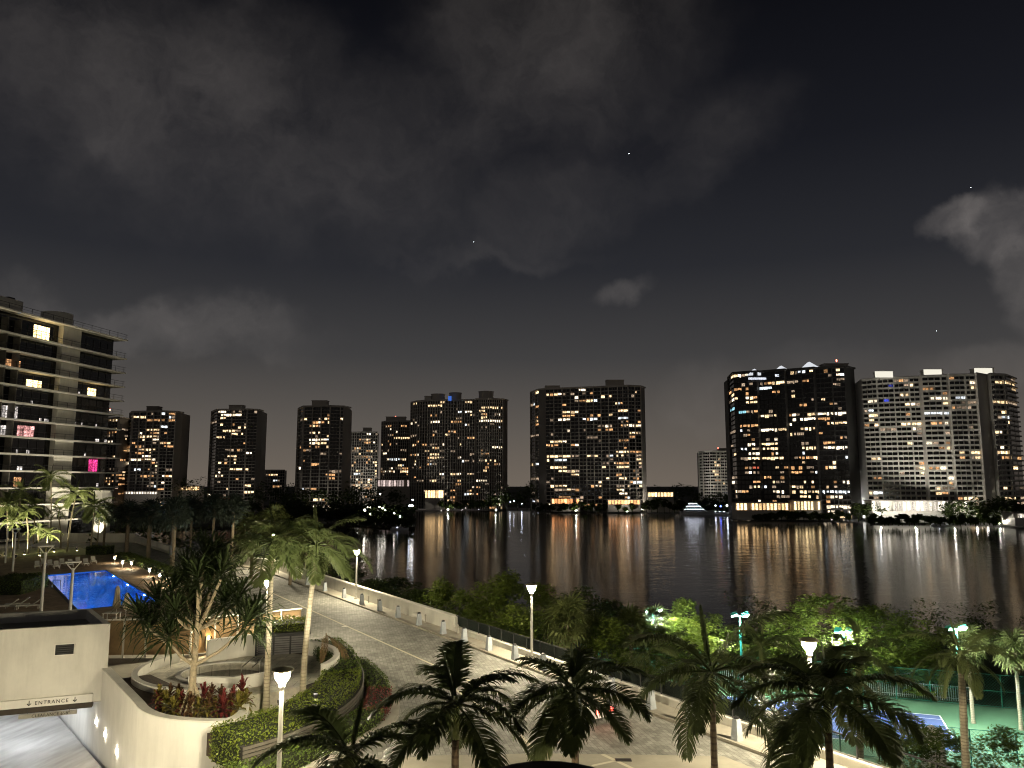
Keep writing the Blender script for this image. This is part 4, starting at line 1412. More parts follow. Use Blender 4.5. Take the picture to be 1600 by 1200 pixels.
# ------------------------------------------------------------------ trees between drive and water
TR = [  # u, v of the crown's middle, depth, crown radius, half height, kind, material, label
    (690, 945, 74, 2.9, 4.0, "spire", LEAF, "bright pointed mangrove behind the end of the solid parapet"),
    (722, 955, 70, 2.5, 3.2, "spire", LEAF, "small pointed mangrove just right of the bright one at the parapet end"),
    (660, 950, 88, 4.0, 3.6, "round", LEAFD, "dark mangrove at the water left of the parapet end"),
    (755, 950, 68, 3.2, 3.6, "spire", LEAF, "tall feathery mangrove left of the middle lamp post"),
    (792, 938, 72, 3.6, 4.2, "spire", LEAF, "tallest feathery mangrove just left of the middle lamp head"),
    (850, 945, 74, 3.0, 3.6, "round", LEAF, "green mangrove just right of the middle lamp head"),
    (800, 985, 60, 3.2, 3.0, "round", LEAF, "low yellow-green bush behind the middle lamp pole"),
    (735, 985, 62, 2.6, 2.4, "round", LEAF, "low bush behind the start of the glass railing"),
    (905, 950, 76, 3.4, 3.6, "round", LEAFD, "dim round tree behind the brown-green fan palm"),
    (955, 965, 82, 3.4, 3.4, "round", LEAFD, "dim mangrove between fan palms and water"),
    (1075, 975, 92, 4.0, 4.2, "spire", LEAF, "pale feathery tree between the two left floodlight poles"),
    (1110, 985, 92, 3.8, 3.6, "round", LEAF, "feathery tree left of the second floodlight pole"),
    (1070, 1005, 84, 4.4, 2.2, "round", HEDGE, "bright yellow-green shrub under the leftmost floodlight"),
    (1300, 970, 88, 5.2, 4.4, "round", LEAF, "broad bright tree lit by floodlights behind the right lamp head"),
    (1370, 990, 88, 4.6, 4.2, "round", LEAF, "broad bright tree right of the largest lit tree"),
    (1235, 985, 90, 3.8, 3.6, "round", LEAF, "green tree left of the largest lit tree"),
    (1430, 1005, 92, 4.0, 3.2, "round", LEAF, "dim leafy tree left of the fan palms at the right edge"),
    (1400, 1045, 87, 4.6, 2.0, "round", LEAF, "leafy hedge-like shrub behind the far court fence"),
    (1460, 1050, 88, 4.2, 1.9, "round", LEAF, "second leafy shrub behind the far court fence"),
    (1200, 1030, 92, 4.4, 2.2, "round", LEAF, "leafy shrub behind the far fence left of the royal palm trunk"),
    (1000, 1020, 74, 3.0, 2.4, "round", LEAF, "bushy green tree below the leftmost floodlight"),
    (950, 1015, 62, 2.6, 2.2, "round", LEAF, "yellow-green bush under the brown-green fan palm"),
    (620, 918, 112, 4.6, 3.4, "round", LEAFD, "dark tree at the water right of the far lamp post"),
    (580, 915, 100, 4.0, 3.0, "round", LEAFD, "dark tree behind the parapet at the far lamp post"),
    (530, 880, 112, 4.5, 4.0, "round", LEAFD, "dark tree behind the parapet under the curved palm fronds"),
    (640, 938, 88, 3.4, 3.0, "round", LEAFD, "dark low tree behind the parapet left of the bright mangrove"),
    (590, 918, 90, 3.0, 2.6, "round", LEAFD, "dark low shrub behind the parapet near the far lamp post"),
]
for i, (u, v, Y, rx, rz, kind, m, lab) in enumerate(TR):
    if v < 1000:
        v, rz = v + (20 if u < 1000 else 14), rz * 0.8
    p = AT(u, v, Y)
    broad_tree(lab, (p.x, p.y, 1.4), max(1.5, p.z - 1.4), rx, rz, m, 100 + i, kind, group="trees between the drive and the water")

# dark mangrove belt along the near shore (one mass)
rg = random.Random(5)
b = MB()
for i in range(150):
    x = rg.uniform(-42, 190)
    y = 108 + rg.uniform(-9, 9) - max(0, x) * 0.06
    h = rg.uniform(3.5, 7.2) * (1.0 if x > 30 else 0.85)
    b.tube([(x, y, 1.2), (x, y, 1.2 + h * 0.6)], [0.15, 0.08], 4)
    for k in range(4):
        leaf_cloud(b, rg, (x + rg.uniform(-1.6, 1.6), y + rg.uniform(-1.6, 1.6), 1.4 + h * rg.uniform(0.4, 0.85)), 1.5, 1.5, 1.2, 60, 0.42, shell=0.2)
tag(struct(b.build("mangrove_belt", LEAFD), "stuff"), "dark mangrove belt along the near edge of the water", "mangroves")

# bushes along the foot of the railing on the water side
for i, (u, v, Y, rx, rz, lab) in enumerate(((1412, 1165, 46, 1.9, 1.6, "rounded olive bush left of the white gate pier"), (1465, 1185, 42, 2.4, 1.4, "olive bush in front of the white gate pier"), (1568, 1190, 46, 2.0, 1.6, "grey-green bush at the bottom right corner"), (1215, 1095, 50, 2.6, 2.2, "bush below the glass railing behind the right foreground palm"), (1060, 1075, 58, 2.8, 2.0, "broad-leaved bush below the railing left of the middle palm trunk"))):
    p = AT(u, v, Y)
    broad_tree(lab, (p.x, p.y, 1.4), max(1.2, p.z - 1.4), rx, rz, HEDGED, 300 + i, "round", 0.2, name="bush", cat="bush", group="bushes below the railing")

# palms beyond the railing
for i, (u, vc, Y, h0, kind, n, r, sc_, lab) in enumerate((
        (1496, 1050, 40, 0, "royal", 14, 0.22, 0.95, "tall royal palm with a smooth pale trunk in front of the court"),
        (1336, 1040, 52, 0, "royal", 15, 0.22, 1.15, "royal palm with a ringed trunk before the broad lit tree"),
        (1186, 1030, 55, 0, "royal", 15, 0.22, 1.15, "royal palm with an ochre trunk behind the middle foreground palm"),
        (1008, 1040, 60, 0, "royal", 14, 0.2, 1.2, "palm with drooping crown left of the leftmost court trees"))):
    p = AT(u, vc, Y)
    feather_palm(lab, (p.x, p.y, 1.45), p.z - 1.45, kind, n, r, (0.2, 0), 400 + i, sc_, True, TRUNKP if i == 0 else TRUNK, "royal palms below the railing")
for i, (u, vc, Y, m, R_, sc_, lab) in enumerate((
        (1512, 1010, 76, FAN, 0.95, 1.25, "fan palm glaring under the floodlight at the right edge"),
        (1586, 1020, 74, FAN, 0.95, 1.25, "fan palm cut by the right edge of the picture"),
        (985, 985, 72, FAN, 0.95, 1.2, "silvery fan palm lit from the court, right of the brown-green one"),
        (885, 975, 60, FAN, 0.95, 1.3, "brown-green fan palm right of the middle lamp post"),
        (1025, 975, 84, FAN, 0.95, 1.1, "fan palm crown behind the leftmost floodlight pole"),
        (930, 990, 66, FAN, 0.95, 1.0, "smaller fan palm beside the brown-green one"))):
    p = AT(u, vc, Y)
    fan_palm(lab, (p.x, p.y, 1.45), p.z - 1.45, m, 30, 0.17, R_, 0.9, 500 + i, sc_, TRUNKP, "fan palms below the drive", skirt=i in (0, 1, 3))

# ------------------------------------------------------------------ promenade lamps and bollards
LENS = emit("lamp_lens", (1.0, 0.87, 0.59), LAMP)
LENS2 = emit("lamp_lens_small", (1.0, 0.80, 0.50), 60)
lp_pole = MB().lathe([(0.16, 0), (0.16, 0.1), (0.10, 0.14), (0.085, 0.4), (0.075, 4.02)], 12).mesh("pole", POLE, True)
lp_neck = MB().lathe([(0.10, 4.0), (0.12, 4.03), (0.12, 4.10), (0.10, 4.13)], 12).mesh("neck", POLE)
lp_lens = MB().lathe([(0.10, 4.131), (0.17, 4.22), (0.245, 4.34), (0.275, 4.525)], 14, caps=False).mesh("lens", LENS)
lp_cap = MB().lathe([(0.28, 4.53), (0.38, 4.56), (0.38, 4.61), (0.28, 4.65), (0.06, 4.70)], 20).mesh("cap", mat("lamp_cap", (0.30, 0.26, 0.17), 0.5))


def lamp_post(label, x, y, z=DK, lit=True, hs=1.0):
    t = thing("lamp_post", label, "lamp post", (x, y, z), rnd.uniform(0, 6), "promenade lamp posts", (1, 1, hs))
    put("pole", lp_pole, t)
    put("neck", lp_neck, t)
    put("lens", lp_lens, t)
    put("cap", lp_cap, t)
    for k in range(3):
        a = k * 2.094
        MB().bar((0.12 * math.cos(a), 0.12 * math.sin(a), 4.12), (0.31 * math.cos(a), 0.31 * math.sin(a), 4.54), 0.02).build("strut", POLE, t)
    return t


WZ = DK + 0.11
for s_, lab in ((-11.5, "lamp post on the near end of the promenade beside the railing"), (-0.7, "lamp post with glowing cone head behind the right foreground palm"), (19.6, "lamp post at the middle of the promenade above the glass railing"), (49.8, "lamp post standing before the solid parapet under the curved palm"), (80, "lamp post far along the drive behind the two curved palms")):
    q = K(s_, -1.15)
    lamp_post(lab, q[0], q[1], WZ)
lamp_post("lamp post beside the garage ramp at the left", -21.2, 26.6, 10.97)
lamp_post("lamp post rising from the lower hedge beside the curved planter", -7.95, 27.7, DK)
lamp_post("lamp post behind the screw pine left of the drive", -16.4, 53.0, DK)
bo = MB().add([(-0.19, -0.19, 0), (0.19, -0.19, 0), (0.19, 0.19, 0), (-0.19, 0.19, 0), (-0.12, -0.12, 0.86), (0.12, -0.12, 0.86), (0.12, 0.12, 0.86), (-0.12, 0.12, 0.86)],
              [(0, 3, 2, 1), (4, 5, 6, 7), (0, 1, 5, 4), (1, 2, 6, 5), (2, 3, 7, 6), (3, 0, 4, 7)]).mesh("bollard_shaft", BOLL)
bc = MB().lathe([(0.10, 0.862), (0.13, 0.88), (0.13, 0.93), (0.06, 0.965)], 10).mesh("bollard_cap", DARKM)
bs = [-0.2, 2.6, 5.3, 8.0, 11.0, 14.2, 17.3, 20.4, 23.6, 27.0, 30.2, 34.3, 38.3, 42.2, 46.4, 51.0, 56.6, 62.4, 67.0]
for i, s_ in enumerate(bs):
    q = K(s_, -0.42)
    t = thing("bollard", "pale tapered bollard along the kerb, %s from the near right end" % ORD[i], "bollard", (q[0], q[1], WZ), ang, "bollards along the kerb")
    put("shaft", bo, t)
    put("cap", bc, t)
sp = MB().lathe([(0.05, 0), (0.05, 0.5), (0.07, 0.5), (0.07, 0.62), (0.02, 0.66)], 8).mesh("stub_post", mat("stub_metal", (0.35, 0.33, 0.28), 0.5))
for i, s_ in enumerate((29.6, 35.0, 40.5, 44.8, 47.0)):
    q = K(s_, -1.3)
    tag(put("stub_post", sp, None, (q[0], q[1], WZ)), "short metal stub post at the foot of the solid parapet, %s from the railing end" % ORD[i], "post", "stub posts by the parapet")

# ------------------------------------------------------------------ garage block and ramp
def ramp_z(k):
    return 10.27 - (k - 6.3) * 0.075


RN = Vector((-0.8, -0.6))     # to the left of the ramp wall
def RP(k, w):
    q = Wl + R * k + RN * w
    return (q.x, q.y)


def ramp_mat():
    m = bpy.data.materials.new("ramp_concrete")
    m.use_nodes = True
    n, l = m.node_tree.nodes, m.node_tree.links
    b_ = n["Principled BSDF"]
    b_.inputs["Roughness"].default_value = 0.6
    t_ = n.new("ShaderNodeTexCoord")
    mp = n.new("ShaderNodeMapping")
    mp.inputs["Rotation"].default_value = (0, 0, math.radians(53))
    mp.inputs["Scale"].default_value = (1.7, 0.3, 1)
    l.new(t_.outputs["Object"], mp.inputs[0])
    ns = n.new("ShaderNodeTexNoise")
    ns.inputs["Scale"].default_value = 1.0
    ns.inputs["Detail"].default_value = 7
    l.new(mp.outputs[0], ns.inputs["Vector"])
    r_ = n.new("ShaderNodeValToRGB")
    r_.color_ramp.elements[0].position = 0.3
    r_.color_ramp.elements[0].color = (0.27, 0.255, 0.235, 1)
    r_.color_ramp.elements[1].position = 0.7
    r_.color_ramp.elements[1].color = (0.46, 0.45, 0.43, 1)
    l.new(ns.outputs["Fac"], r_.inputs[0])
    l.new(r_.outputs[0], b_.inputs["Base Color"])
    return m


rv, rf = [], []
for k in (-14, 0, 8, 16, 28, 40):
    rv += [(*RP(k, 0.25), ramp_z(k)), (*RP(k, 14), ramp_z(k))]
for i in range(5):
    rf.append((2 * i, 2 * i + 2, 2 * i + 3, 2 * i + 1))
struct(MB().add(rv, rf).build("garage_ramp", ramp_mat()))
# curved planter wall that flanks the ramp and turns round the planting bed
rim = [RP(46, 0), RP(30, 0), RP(9.5, 0)] + smooth_line([RP(7, 0), RP(2.0, 0), (-15.95, 34.6), (-15.0, 33.75), (-13.84, 33.2), (-12.24, 32.94), (-11.45, 33.25), (-11.3, 34.3), (-11.6, 35.4)], 8)
pwall = thing("planter_wall", "tall curved pale stucco planter wall beside the garage ramp", "wall")
MB().strip(rim[:2] + [RP(9.45, 0)], 0.0, 0.3, 6.0, DK - 0.36).build("ramp_side_wall", STUCCO_W, pwall)
MB().strip(rim[2:], 0.0, 0.32, 8.5, 14.3).build("wall_face", STUCCO_W, pwall, smooth=True)
MB().strip(rim[2:], -0.03, 0.38, 14.302, 14.36).build("coping", STUCCO, pwall)
STEP = emit("step_light", (1.0, 0.90, 0.72), 110.0)
for (u, v) in ((151, 1127), (165, 1147), (183, 1174), (205, 1215)):
    d = ray(u, v)
    # where the sight line meets the ramp face of the wall
    nrm = Vector((0.8, 0.6, 0))
    tt = (Wl.x * 0.8 + Wl.y * 0.6) / (d.x * 0.8 + d.y * 0.6)
    q = Vector((0, 0, HC)) + d * tt
    lq = MB().lathe([(0.12, 0), (0.12, 0.03)], 10).build("wall_light", STEP, pwall, q + Vector((-0.8, -0.6, 0)) * 0.02)
    lq.rotation_euler = Vector((-0.8, -0.6, 0)).to_track_quat('Z', 'Y').to_euler()

G0 = Vector((-26.0, 40.25))
gd = (G1 - G0).normalized()
GN = Vector((gd.y, -gd.x))
gar = thing("garage_building", "pale stucco garage entrance block with roof parapet and louvred vent", "building")


def GP(a, b):
    """a: metres left of the right front corner, b: metres behind the front"""
    q = G1 - gd * a + R * b
    return (q.x, q.y)


gt = 16.62
MB().prism([GP(0, 0), GP(0, 0.3), GP(16, 0.3), GP(16, 0)], 12.72, gt).build("front_wall", STUCCO, gar)
MB().prism([GP(0, 0.303), GP(0, 6.2), GP(0.3, 6.2), GP(0.3, 0.303)], DK, gt - 0.002).build("side_wall", STUCCO, gar)
MB().prism([GP(0.303, 5.9), GP(0.303, 6.2), GP(16, 6.2), GP(16, 5.9)], DK, gt - 0.002).build("back_wall", STUCCO, gar)
MB().prism([GP(0.303, 0.303), GP(0.303, 5.897), GP(16, 5.897), GP(16, 0.303)], gt - 0.75, gt - 0.55).build("roof", mat("roof_membrane", (0.34, 0.31, 0.25), 0.9, var=0.2, scale=0.6), gar)
MB().lathe([(0.3, 0), (0.3, 0.18), (0.1, 0.24)], 12, (*GP(5.0, 3.0), gt - 0.547)).build("roof_drain", DARKM, gar)
# louvred vent
vq = G1 - gd * 2.05 + GN * 0.02
vent = MB().bar((vq.x - gd.x * 0.42, vq.y - gd.y * 0.42, 15.45), (vq.x + gd.x * 0.42, vq.y + gd.y * 0.42, 15.45), 0.03, 0.5).build("vent", mat("vent_black", (0.006, 0.006, 0.006), 0.9), gar)
for i in range(5):
    z = 15.25 + i * 0.1
    c_ = vq + GN * 0.03
    MB().bar((c_.x - gd.x * 0.41, c_.y - gd.y * 0.41, z), (c_.x + gd.x * 0.41, c_.y + gd.y * 0.41, z), 0.02, 0.04).build("louvre", DARKM, vent)
for dz in (0.28, -0.28):
    c_ = vq + GN * 0.02
    MB().bar((c_.x - gd.x * 0.47, c_.y - gd.y * 0.47, 15.45 + dz), (c_.x + gd.x * 0.47, c_.y + gd.y * 0.47, 15.45 + dz), 0.04, 0.05).build("vent_trim", STUCCO_W, vent)
for dx in (0.45, -0.45):
    c_ = vq + gd * dx + GN * 0.02
    MB().bar((c_.x, c_.y, 15.2), (c_.x, c_.y, 15.7), 0.05, 0.04).build("vent_trim", STUCCO_W, vent)
# entrance fascia with lettering
fa = G1 + GN * 0.06
fas = MB().bar((*(fa - gd * 16), 12.93), (*(fa - gd * 0.6), 12.93), 0.12, 0.40).build("entrance_fascia", STUCCO_W, gar)
MB().prism([tuple(fa - gd * 0.6 + GN * 0.05), tuple(fa - gd * 0.6 - GN * 0.5), tuple(fa - gd * 16 - GN * 0.5), tuple(fa - gd * 16 + GN * 0.05)], 12.45, 12.715).build("soffit_beam", mat("beam_dark", (0.05, 0.04, 0.03), 0.8), gar)
LET = mat("letter_black", (0.02, 0.018, 0.016), 0.7)


def text(body, size, pos, z, m, parent, name="lettering", spacing=1.25):
    cu = bpy.data.curves.new(name, 'FONT')
    cu.body = body
    cu.size = size
    cu.extrude = 0.008
    cu.align_x = 'CENTER'
    cu.space_character = spacing
    cu.materials.append(m)
    o = bpy.data.objects.new(name, cu)
    COL.objects.link(o)
    o.parent = parent
    o.location = (pos.x, pos.y, z)
    o.rotation_euler = (math.radians(90), 0, math.atan2(gd.y, gd.x))
    me = bpy.data.meshes.new_from_object(o)
    o2 = put(name, me, parent, o.location, o.rotation_euler)
    bpy.data.objects.remove(o)
    return o2


# positions of the writing measured along the fascia
def along(u):
    k = ray(u, 1095)
    # G1 - gd*a = t*k
    den = k.x * gd.y - k.y * gd.x
    a = (k.x * G1.y - k.y * G1.x) / den
    return a


text("ENTRANCE", 0.25, fa + GN * 0.075 - gd * along(81.5), 12.84, LET, fas)
for u in (46.5, 117.5):
    c_ = fa + GN * 0.075 - gd * along(u)
    b = MB()
    b.bar((c_.x, c_.y, 12.84), (c_.x, c_.y, 13.06), 0.035, 0.02, up=(GN.x, GN.y, 0))
    for s2 in (-1, 1):
        b.bar((c_.x, c_.y, 12.83), (c_.x + gd.x * 0.09 * s2, c_.y + gd.y * 0.09 * s2, 12.92), 0.035, 0.02, up=(GN.x, GN.y, 0))
    b.build("down_arrow", LET, fas)
cb = MB().bar((*(fa + GN * 0.1 - gd * along(32)), 12.33), (*(fa + GN * 0.1 - gd * along(122)), 12.33), 0.1, 0.2).build("clearance_bar", mat("bar_grey", (0.30, 0.28, 0.23), 0.6), gar)
text("CLEARANCE 6'-8\"", 0.20, fa + GN * 0.17 - gd * along(82), 12.26, LET, cb, spacing=1.1)
for u in (45, 110):
    c_ = fa + GN * 0.1 - gd * along(u)
    MB().bar((c_.x, c_.y, 12.42), (c_.x, c_.y, 12.6), 0.02).build("chain", DARKM, cb)
# inside: far wall and fluorescent battens on the ceiling
gin = thing("garage_interior_wall", "white inner wall at the end of the garage ramp", "wall")
MB().strip([RP(40, 0.4), RP(40, 14)], 0, 0.3, 6.5, DK - 0.36).build("inner_wall", STUCCO_W, gin)
TUBE = emit("fluorescent_tube", (0.90, 0.95, 1.0), 75.0)
for i, (k, w) in enumerate(((15, 2.5), (15, 7.5), (21, 2.5), (21, 7.5), (28, 4.5))):
    t = thing("tube_light", "fluorescent batten on the garage ceiling, %s from the entrance" % ORD[i], "light", (*RP(k, w), DK - 0.37), math.atan2(0.6, 0.8), "garage ceiling battens")
    MB().box(-0.75, -0.12, -0.1, 0.75, 0.12, 0).build("housing", mat("batten_white", (0.7, 0.7, 0.7), 0.5), t)
    MB().box(-0.72, -0.09, -0.15, 0.72, 0.09, -0.103).build("tube", TUBE, t)

# planting bed behind the rim
bed = [(-20.3, 40.9), (-15.2, 34.2), (-13.6, 33.5), (-12.0, 33.35), (-11.75, 34.2), (-12.0, 35.4), (-13.5, 36.6), (-16.2, 39.2), (-19.0, 42)]
struct(MB().prism(bed[::-1], DK + 0.01, 14.05).build("planting_bed", mat("bed_mulch", (0.07, 0.05, 0.035), 0.95, var=0.4, scale=6, bump=0.5)))

# ------------------------------------------------------------------ screw pine in the bed
def rosette_mesh(name, m, n, L, w, seed, up=0.55, fold=0.0, hang=1.0):
    rg = random.Random(seed)
    b = MB()
    for i in range(n):
        k = i / n
        az = i * 2.39996 + rg.uniform(-0.2, 0.2)
        e = math.radians(82 - 120 * k * hang) * up + math.radians(20) * (1 - k)
        l_ = L * rg.uniform(0.75, 1.1)
        d = Vector((math.cos(az) * math.cos(e), math.sin(az) * math.cos(e), math.sin(e)))
        s_ = Vector((-math.sin(az), math.cos(az), 0)) * w * 0.5
        z0 = 0.35 * (1 - k)
        p0 = Vector((0, 0, z0))
        p1 = p0 + d * l_ * 0.4
        p2 = p1 + (d + Vector((0, 0, -0.28))).normalized() * l_ * 0.35
        p3 = p2 + (d + Vector((0, 0, -0.85 - rg.uniform(0, 0.5)))).normalized() * l_ * 0.28
        o = len(b.v)
        b.v += [tuple(p0 - s_ * 0.5), tuple(p0 + s_ * 0.5), tuple(p1 - s_), tuple(p1 + s_), tuple(p2 - s_ * 0.8), tuple(p2 + s_ * 0.8), tuple(p3)]
        b.f += [(o, o + 1, o + 3, o + 2), (o + 2, o + 3, o + 5, o + 4), (o + 4, o + 5, o + 6)]
    return b.mesh(name, m)


pb = P(300, 1118, 14.05)
pt = thing("screw_pine", "branching screw pine with strappy rosettes in the curved planter", "tree", (pb.x, pb.y, 14.05))
PY = pb.y
ros = [rosette_mesh("leaf_rosette", leafmat("pandan_leaf", (0.06, 0.085, 0.03), (0.028, 0.042, 0.016)), 84, 1.45, 0.085, i) for i in range(3)]


def rel(u, v, dY=0.0):
    return AT(u, v, PY + dY) - Vector((pb.x, pb.y, 14.05))


fork1, fork2 = rel(303, 1040), rel(308, 985)
b = MB()
b.tube([(0, 0, -0.1), rel(299, 1085), fork1, fork2, rel(312, 945)], [0.17, 0.16, 0.14, 0.11, 0.09], 9)
b.build("trunk", PANB, pt, smooth=True)
props = MB()
for i in range(11):
    a = i * 0.571
    r_ = 0.5 + 0.12 * (i % 3)
    z_ = 1.0 + 0.13 * (i % 4)
    props.tube([(math.cos(a) * 0.1, math.sin(a) * 0.1, z_), (math.cos(a) * r_ * 0.6, math.sin(a) * r_ * 0.6, z_ * 0.5), (math.cos(a) * r_, math.sin(a) * r_, -0.05)], [0.03, 0.035, 0.03], 5)
props.build("prop_roots", PANB, pt)
tips = [(262, 1000, -0.3), (222, 972, 0.5), (250, 955, 0.9), (382, 985, -0.2), (402, 968, 0.5), (318, 880, 0.2), (285, 905, 0.6), (345, 905, -0.4), (300, 945, 0.9), (350, 948, 0.7), (275, 965, -0.6), (238, 985, 1.0), (330, 925, 1.0), (268, 932, 0.1), (310, 910, -0.9), (370, 945, 0.9), (305, 968, 1.2), (340, 880, 0.9)]
for i, (u, v, dy) in enumerate(tips):
    e = rel(u, v, dy)
    st = fork1 if v > 960 and abs(u - 305) > 40 else fork2
    if i not in (1, 2, 4, 11):
        md = st.lerp(e, 0.5) + Vector((0, 0, -0.15))
        MB().tube([st, md, e], [0.085, 0.07, 0.06], 7).build("branch", PANB, pt, smooth=True)
    else:
        par = rel(*tips[{1: 0, 2: 0, 4: 3, 11: 0}[i]])
        MB().tube([par - Vector((0, 0, 0.2)), e], [0.06, 0.05], 6).build("branch", PANB, pt, smooth=True)
    put("leaf_rosette", ros[i % 3], pt, e, (rnd.uniform(-0.25, 0.25), rnd.uniform(-0.25, 0.25), rnd.uniform(0, 6)), rnd.uniform(0.95, 1.2))

# crotons / ti plants in the bed
CRM = [leafmat("croton_red", (0.20, 0.035, 0.03), (0.09, 0.02, 0.02), scale=5), leafmat("croton_yellow", (0.26, 0.20, 0.04), (0.10, 0.10, 0.02), scale=5), leafmat("croton_bronze", (0.15, 0.09, 0.035), (0.08, 0.03, 0.02), scale=5)]
CRW = ["red", "yellow", "bronze"]
crm = [rosette_mesh("croton_leaves", CRM[i], 26, 0.5, 0.12, 40 + i, 0.9) for i in range(3)]
spots = [(258, 1110), (270, 1122), (283, 1112), (296, 1124), (309, 1116), (322, 1124), (335, 1114), (348, 1122), (360, 1112), (372, 1116), (384, 1104), (378, 1092), (345, 1100), (330, 1094), (362, 1098), (247, 1104), (318, 1102), (278, 1100), (265, 1095), (300, 1100)]
for i, (u, v) in enumerate(sorted(spots)):
    q = P(u, min(v, 1117), 14.2)
    ci = (i * 7 + i // 3) % 3
    t = thing("croton_plant", "%s-leaved croton in the curved planter, %s from the ramp side" % (CRW[ci], ORD[i]), "plant", (q.x, q.y, 14.02), rnd.uniform(0, 6), "crotons in the curved planter")
    MB().lathe([(0.03, 0), (0.02, 0.35)], 5).build("stem", BARK, t)
    o = put("croton_leaves", crm[ci], t, (0, 0, 0.25), None, rnd.uniform(0.8, 1.3))
    if i % 5 == 0:
        put("croton_leaves", crm[(ci + 1) % 3], t, (0.05, 0.1, 0.62), (0.2, 0.1, 1.0), 0.8)

# ------------------------------------------------------------------ spa terrace
SC = Vector((-14.6, 43.0))
spa = thing("spa_terrace", "round pale spa terrace with a dark whirlpool and curved walls", "spa", (SC.x, SC.y, DK))
TILE = brickmat("spa_tiles", (0.66, 0.62, 0.52), (0.58, 0.54, 0.45), (0.26, 0.23, 0.18), 1.0, bw=0.9, rh=0.9, bump=0.2)
hot = Vector((-0.9, 0.1))


def ringpts(r, n=48, c=(0, 0), a0=0.0, a1=2 * math.pi):
    return [(c[0] + r * math.cos(a0 + (a1 - a0) * i / n), c[1] + r * math.sin(a0 + (a1 - a0) * i / n)) for i in range(n + 1)]


# deck with an opening for the whirlpool
b = MB()
n = 48
o_, i_ = ringpts(4.9, n)[:-1], ringpts(2.15, n, hot)[:-1]
b.v = [(x, y, 0.9) for x, y in o_] + [(x, y, 0.9) for x, y in i_] + [(x, y, 0.0) for x, y in o_] + [(x, y, 0.3) for x, y in i_]
for k in range(n):
    k2 = (k + 1) % n
    b.f += [(k, k2, n + k2, n + k), (2 * n + k, 2 * n + k2, k2, k), (n + k, n + k2, 3 * n + k2, 3 * n + k)]
b.build("terrace_deck", TILE, spa)
MB().sheet(i_, 0.55).build("whirlpool_water", mat("spa_water", (0.012, 0.016, 0.014), 0.05, var=0.1, spec=0.6), spa)
MB().strip(ringpts(2.3, 40, hot), -0.15, 0.12, 0.9, 0.97).build("whirlpool_coping", STUCCO_W, spa)
MB().strip(ringpts(5.0, 30, a0=math.radians(150), a1=math.radians(285)), -0.3, 0.0, 0, 1.35).build("left_screen_wall", STUCCO, spa)
MB().strip(ringpts(4.9, 20, a0=math.radians(-18), a1=math.radians(62)), -0.3, 0.0, 0, 1.7).build("right_screen_wall", STUCCO_W, spa)
MB().strip([(-2.9, 2.6), (-1.2, 4.2), (1.2, 5.2)], -0.3, 0.0, 0.9, 2.1).build("back_bench_wall", STUCCO, spa)
MB().strip([(-1.4, -3.1), (0.8, -3.4), (2.0, -2.4)], -0.25, 0.0, 0.9, 1.5).build("planter_kerb", STUCCO_W, spa)
CHR = mat("rail_steel", (0.55, 0.55, 0.52), 0.25, metal=0.9, var=0.05)
for dx in (0.0, 0.55):
    MB().tube([(1.35 + dx, -1.0, 0.9), (1.35 + dx, -1.0, 1.75), (0.9 + dx, -0.7, 1.85), (0.1 + dx, -0.1, 1.2), (0.1 + dx, -0.1, 0.5)], [0.025] * 5, 6).build("handrail", CHR, spa)

# fence of wooden panels between spa and pool, with a wall sconce
WOOD = mat("fence_wood", (0.28, 0.19, 0.10), 0.7, var=0.25, scale=1.2)
wf = thing("panel_fence", "tan panelled screen wall between the spa and the pool", "fence")
fl = [P(178, 1035, DK).xy, P(330, 1028, DK).xy, P(412, 1012, DK).xy]
fl = [(-27.5, 50.5), (-20.5, 50.8), (-14.6, 55.0)]
np_ = 7
for (a, b_), np_ in ((((fl[0]), (fl[1])), 5), (((fl[1]), (fl[2])), 5)):
    a, b_ = Vector(a), Vector(b_)
    for i in range(np_):
        p0, p1 = a.lerp(b_, i / np_), a.lerp(b_, (i + 1) / np_)
        dd = (p1 - p0).normalized() * 0.07
        MB().bar((p0.x + dd.x, p0.y + dd.y, DK + 1.25), (p1.x - dd.x, p1.y - dd.y, DK + 1.25), 0.08, 2.1).build("panel", WOOD, wf)
        MB().box(-0.06, -0.06, 0, 0.06, 0.06, 2.45).build("post", STUCCO, wf, (p0.x, p0.y, DK))
    MB().bar((a.x, a.y, DK + 2.36), (b_.x, b_.y, DK + 2.36), 0.12, 0.08).build("top_rail", STUCCO, wf)
q = AT(333, 1000, 52.0)
t = thing("wall_sconce", "glowing two-tube sconce on the panelled screen wall", "lamp", (q.x, 51.2, q.z))
for dx in (-0.16, 0.16):
    MB().lathe([(0.05, -0.55), (0.06, -0.5), (0.06, 0.35), (0.05, 0.4)], 8, (dx, 0, 0)).build("shade", DARKM, t)
MB().lathe([(0.04, -0.4), (0.07, -0.35), (0.07, 0.35), (0.04, 0.4)], 8).build("tube", emit("sconce_tube", (1.0, 0.66, 0.28), 45.0), t)
MB().box(-0.25, 0.05, -0.2, 0.25, 0.12, 0.2).build("backplate", DARKM, t)

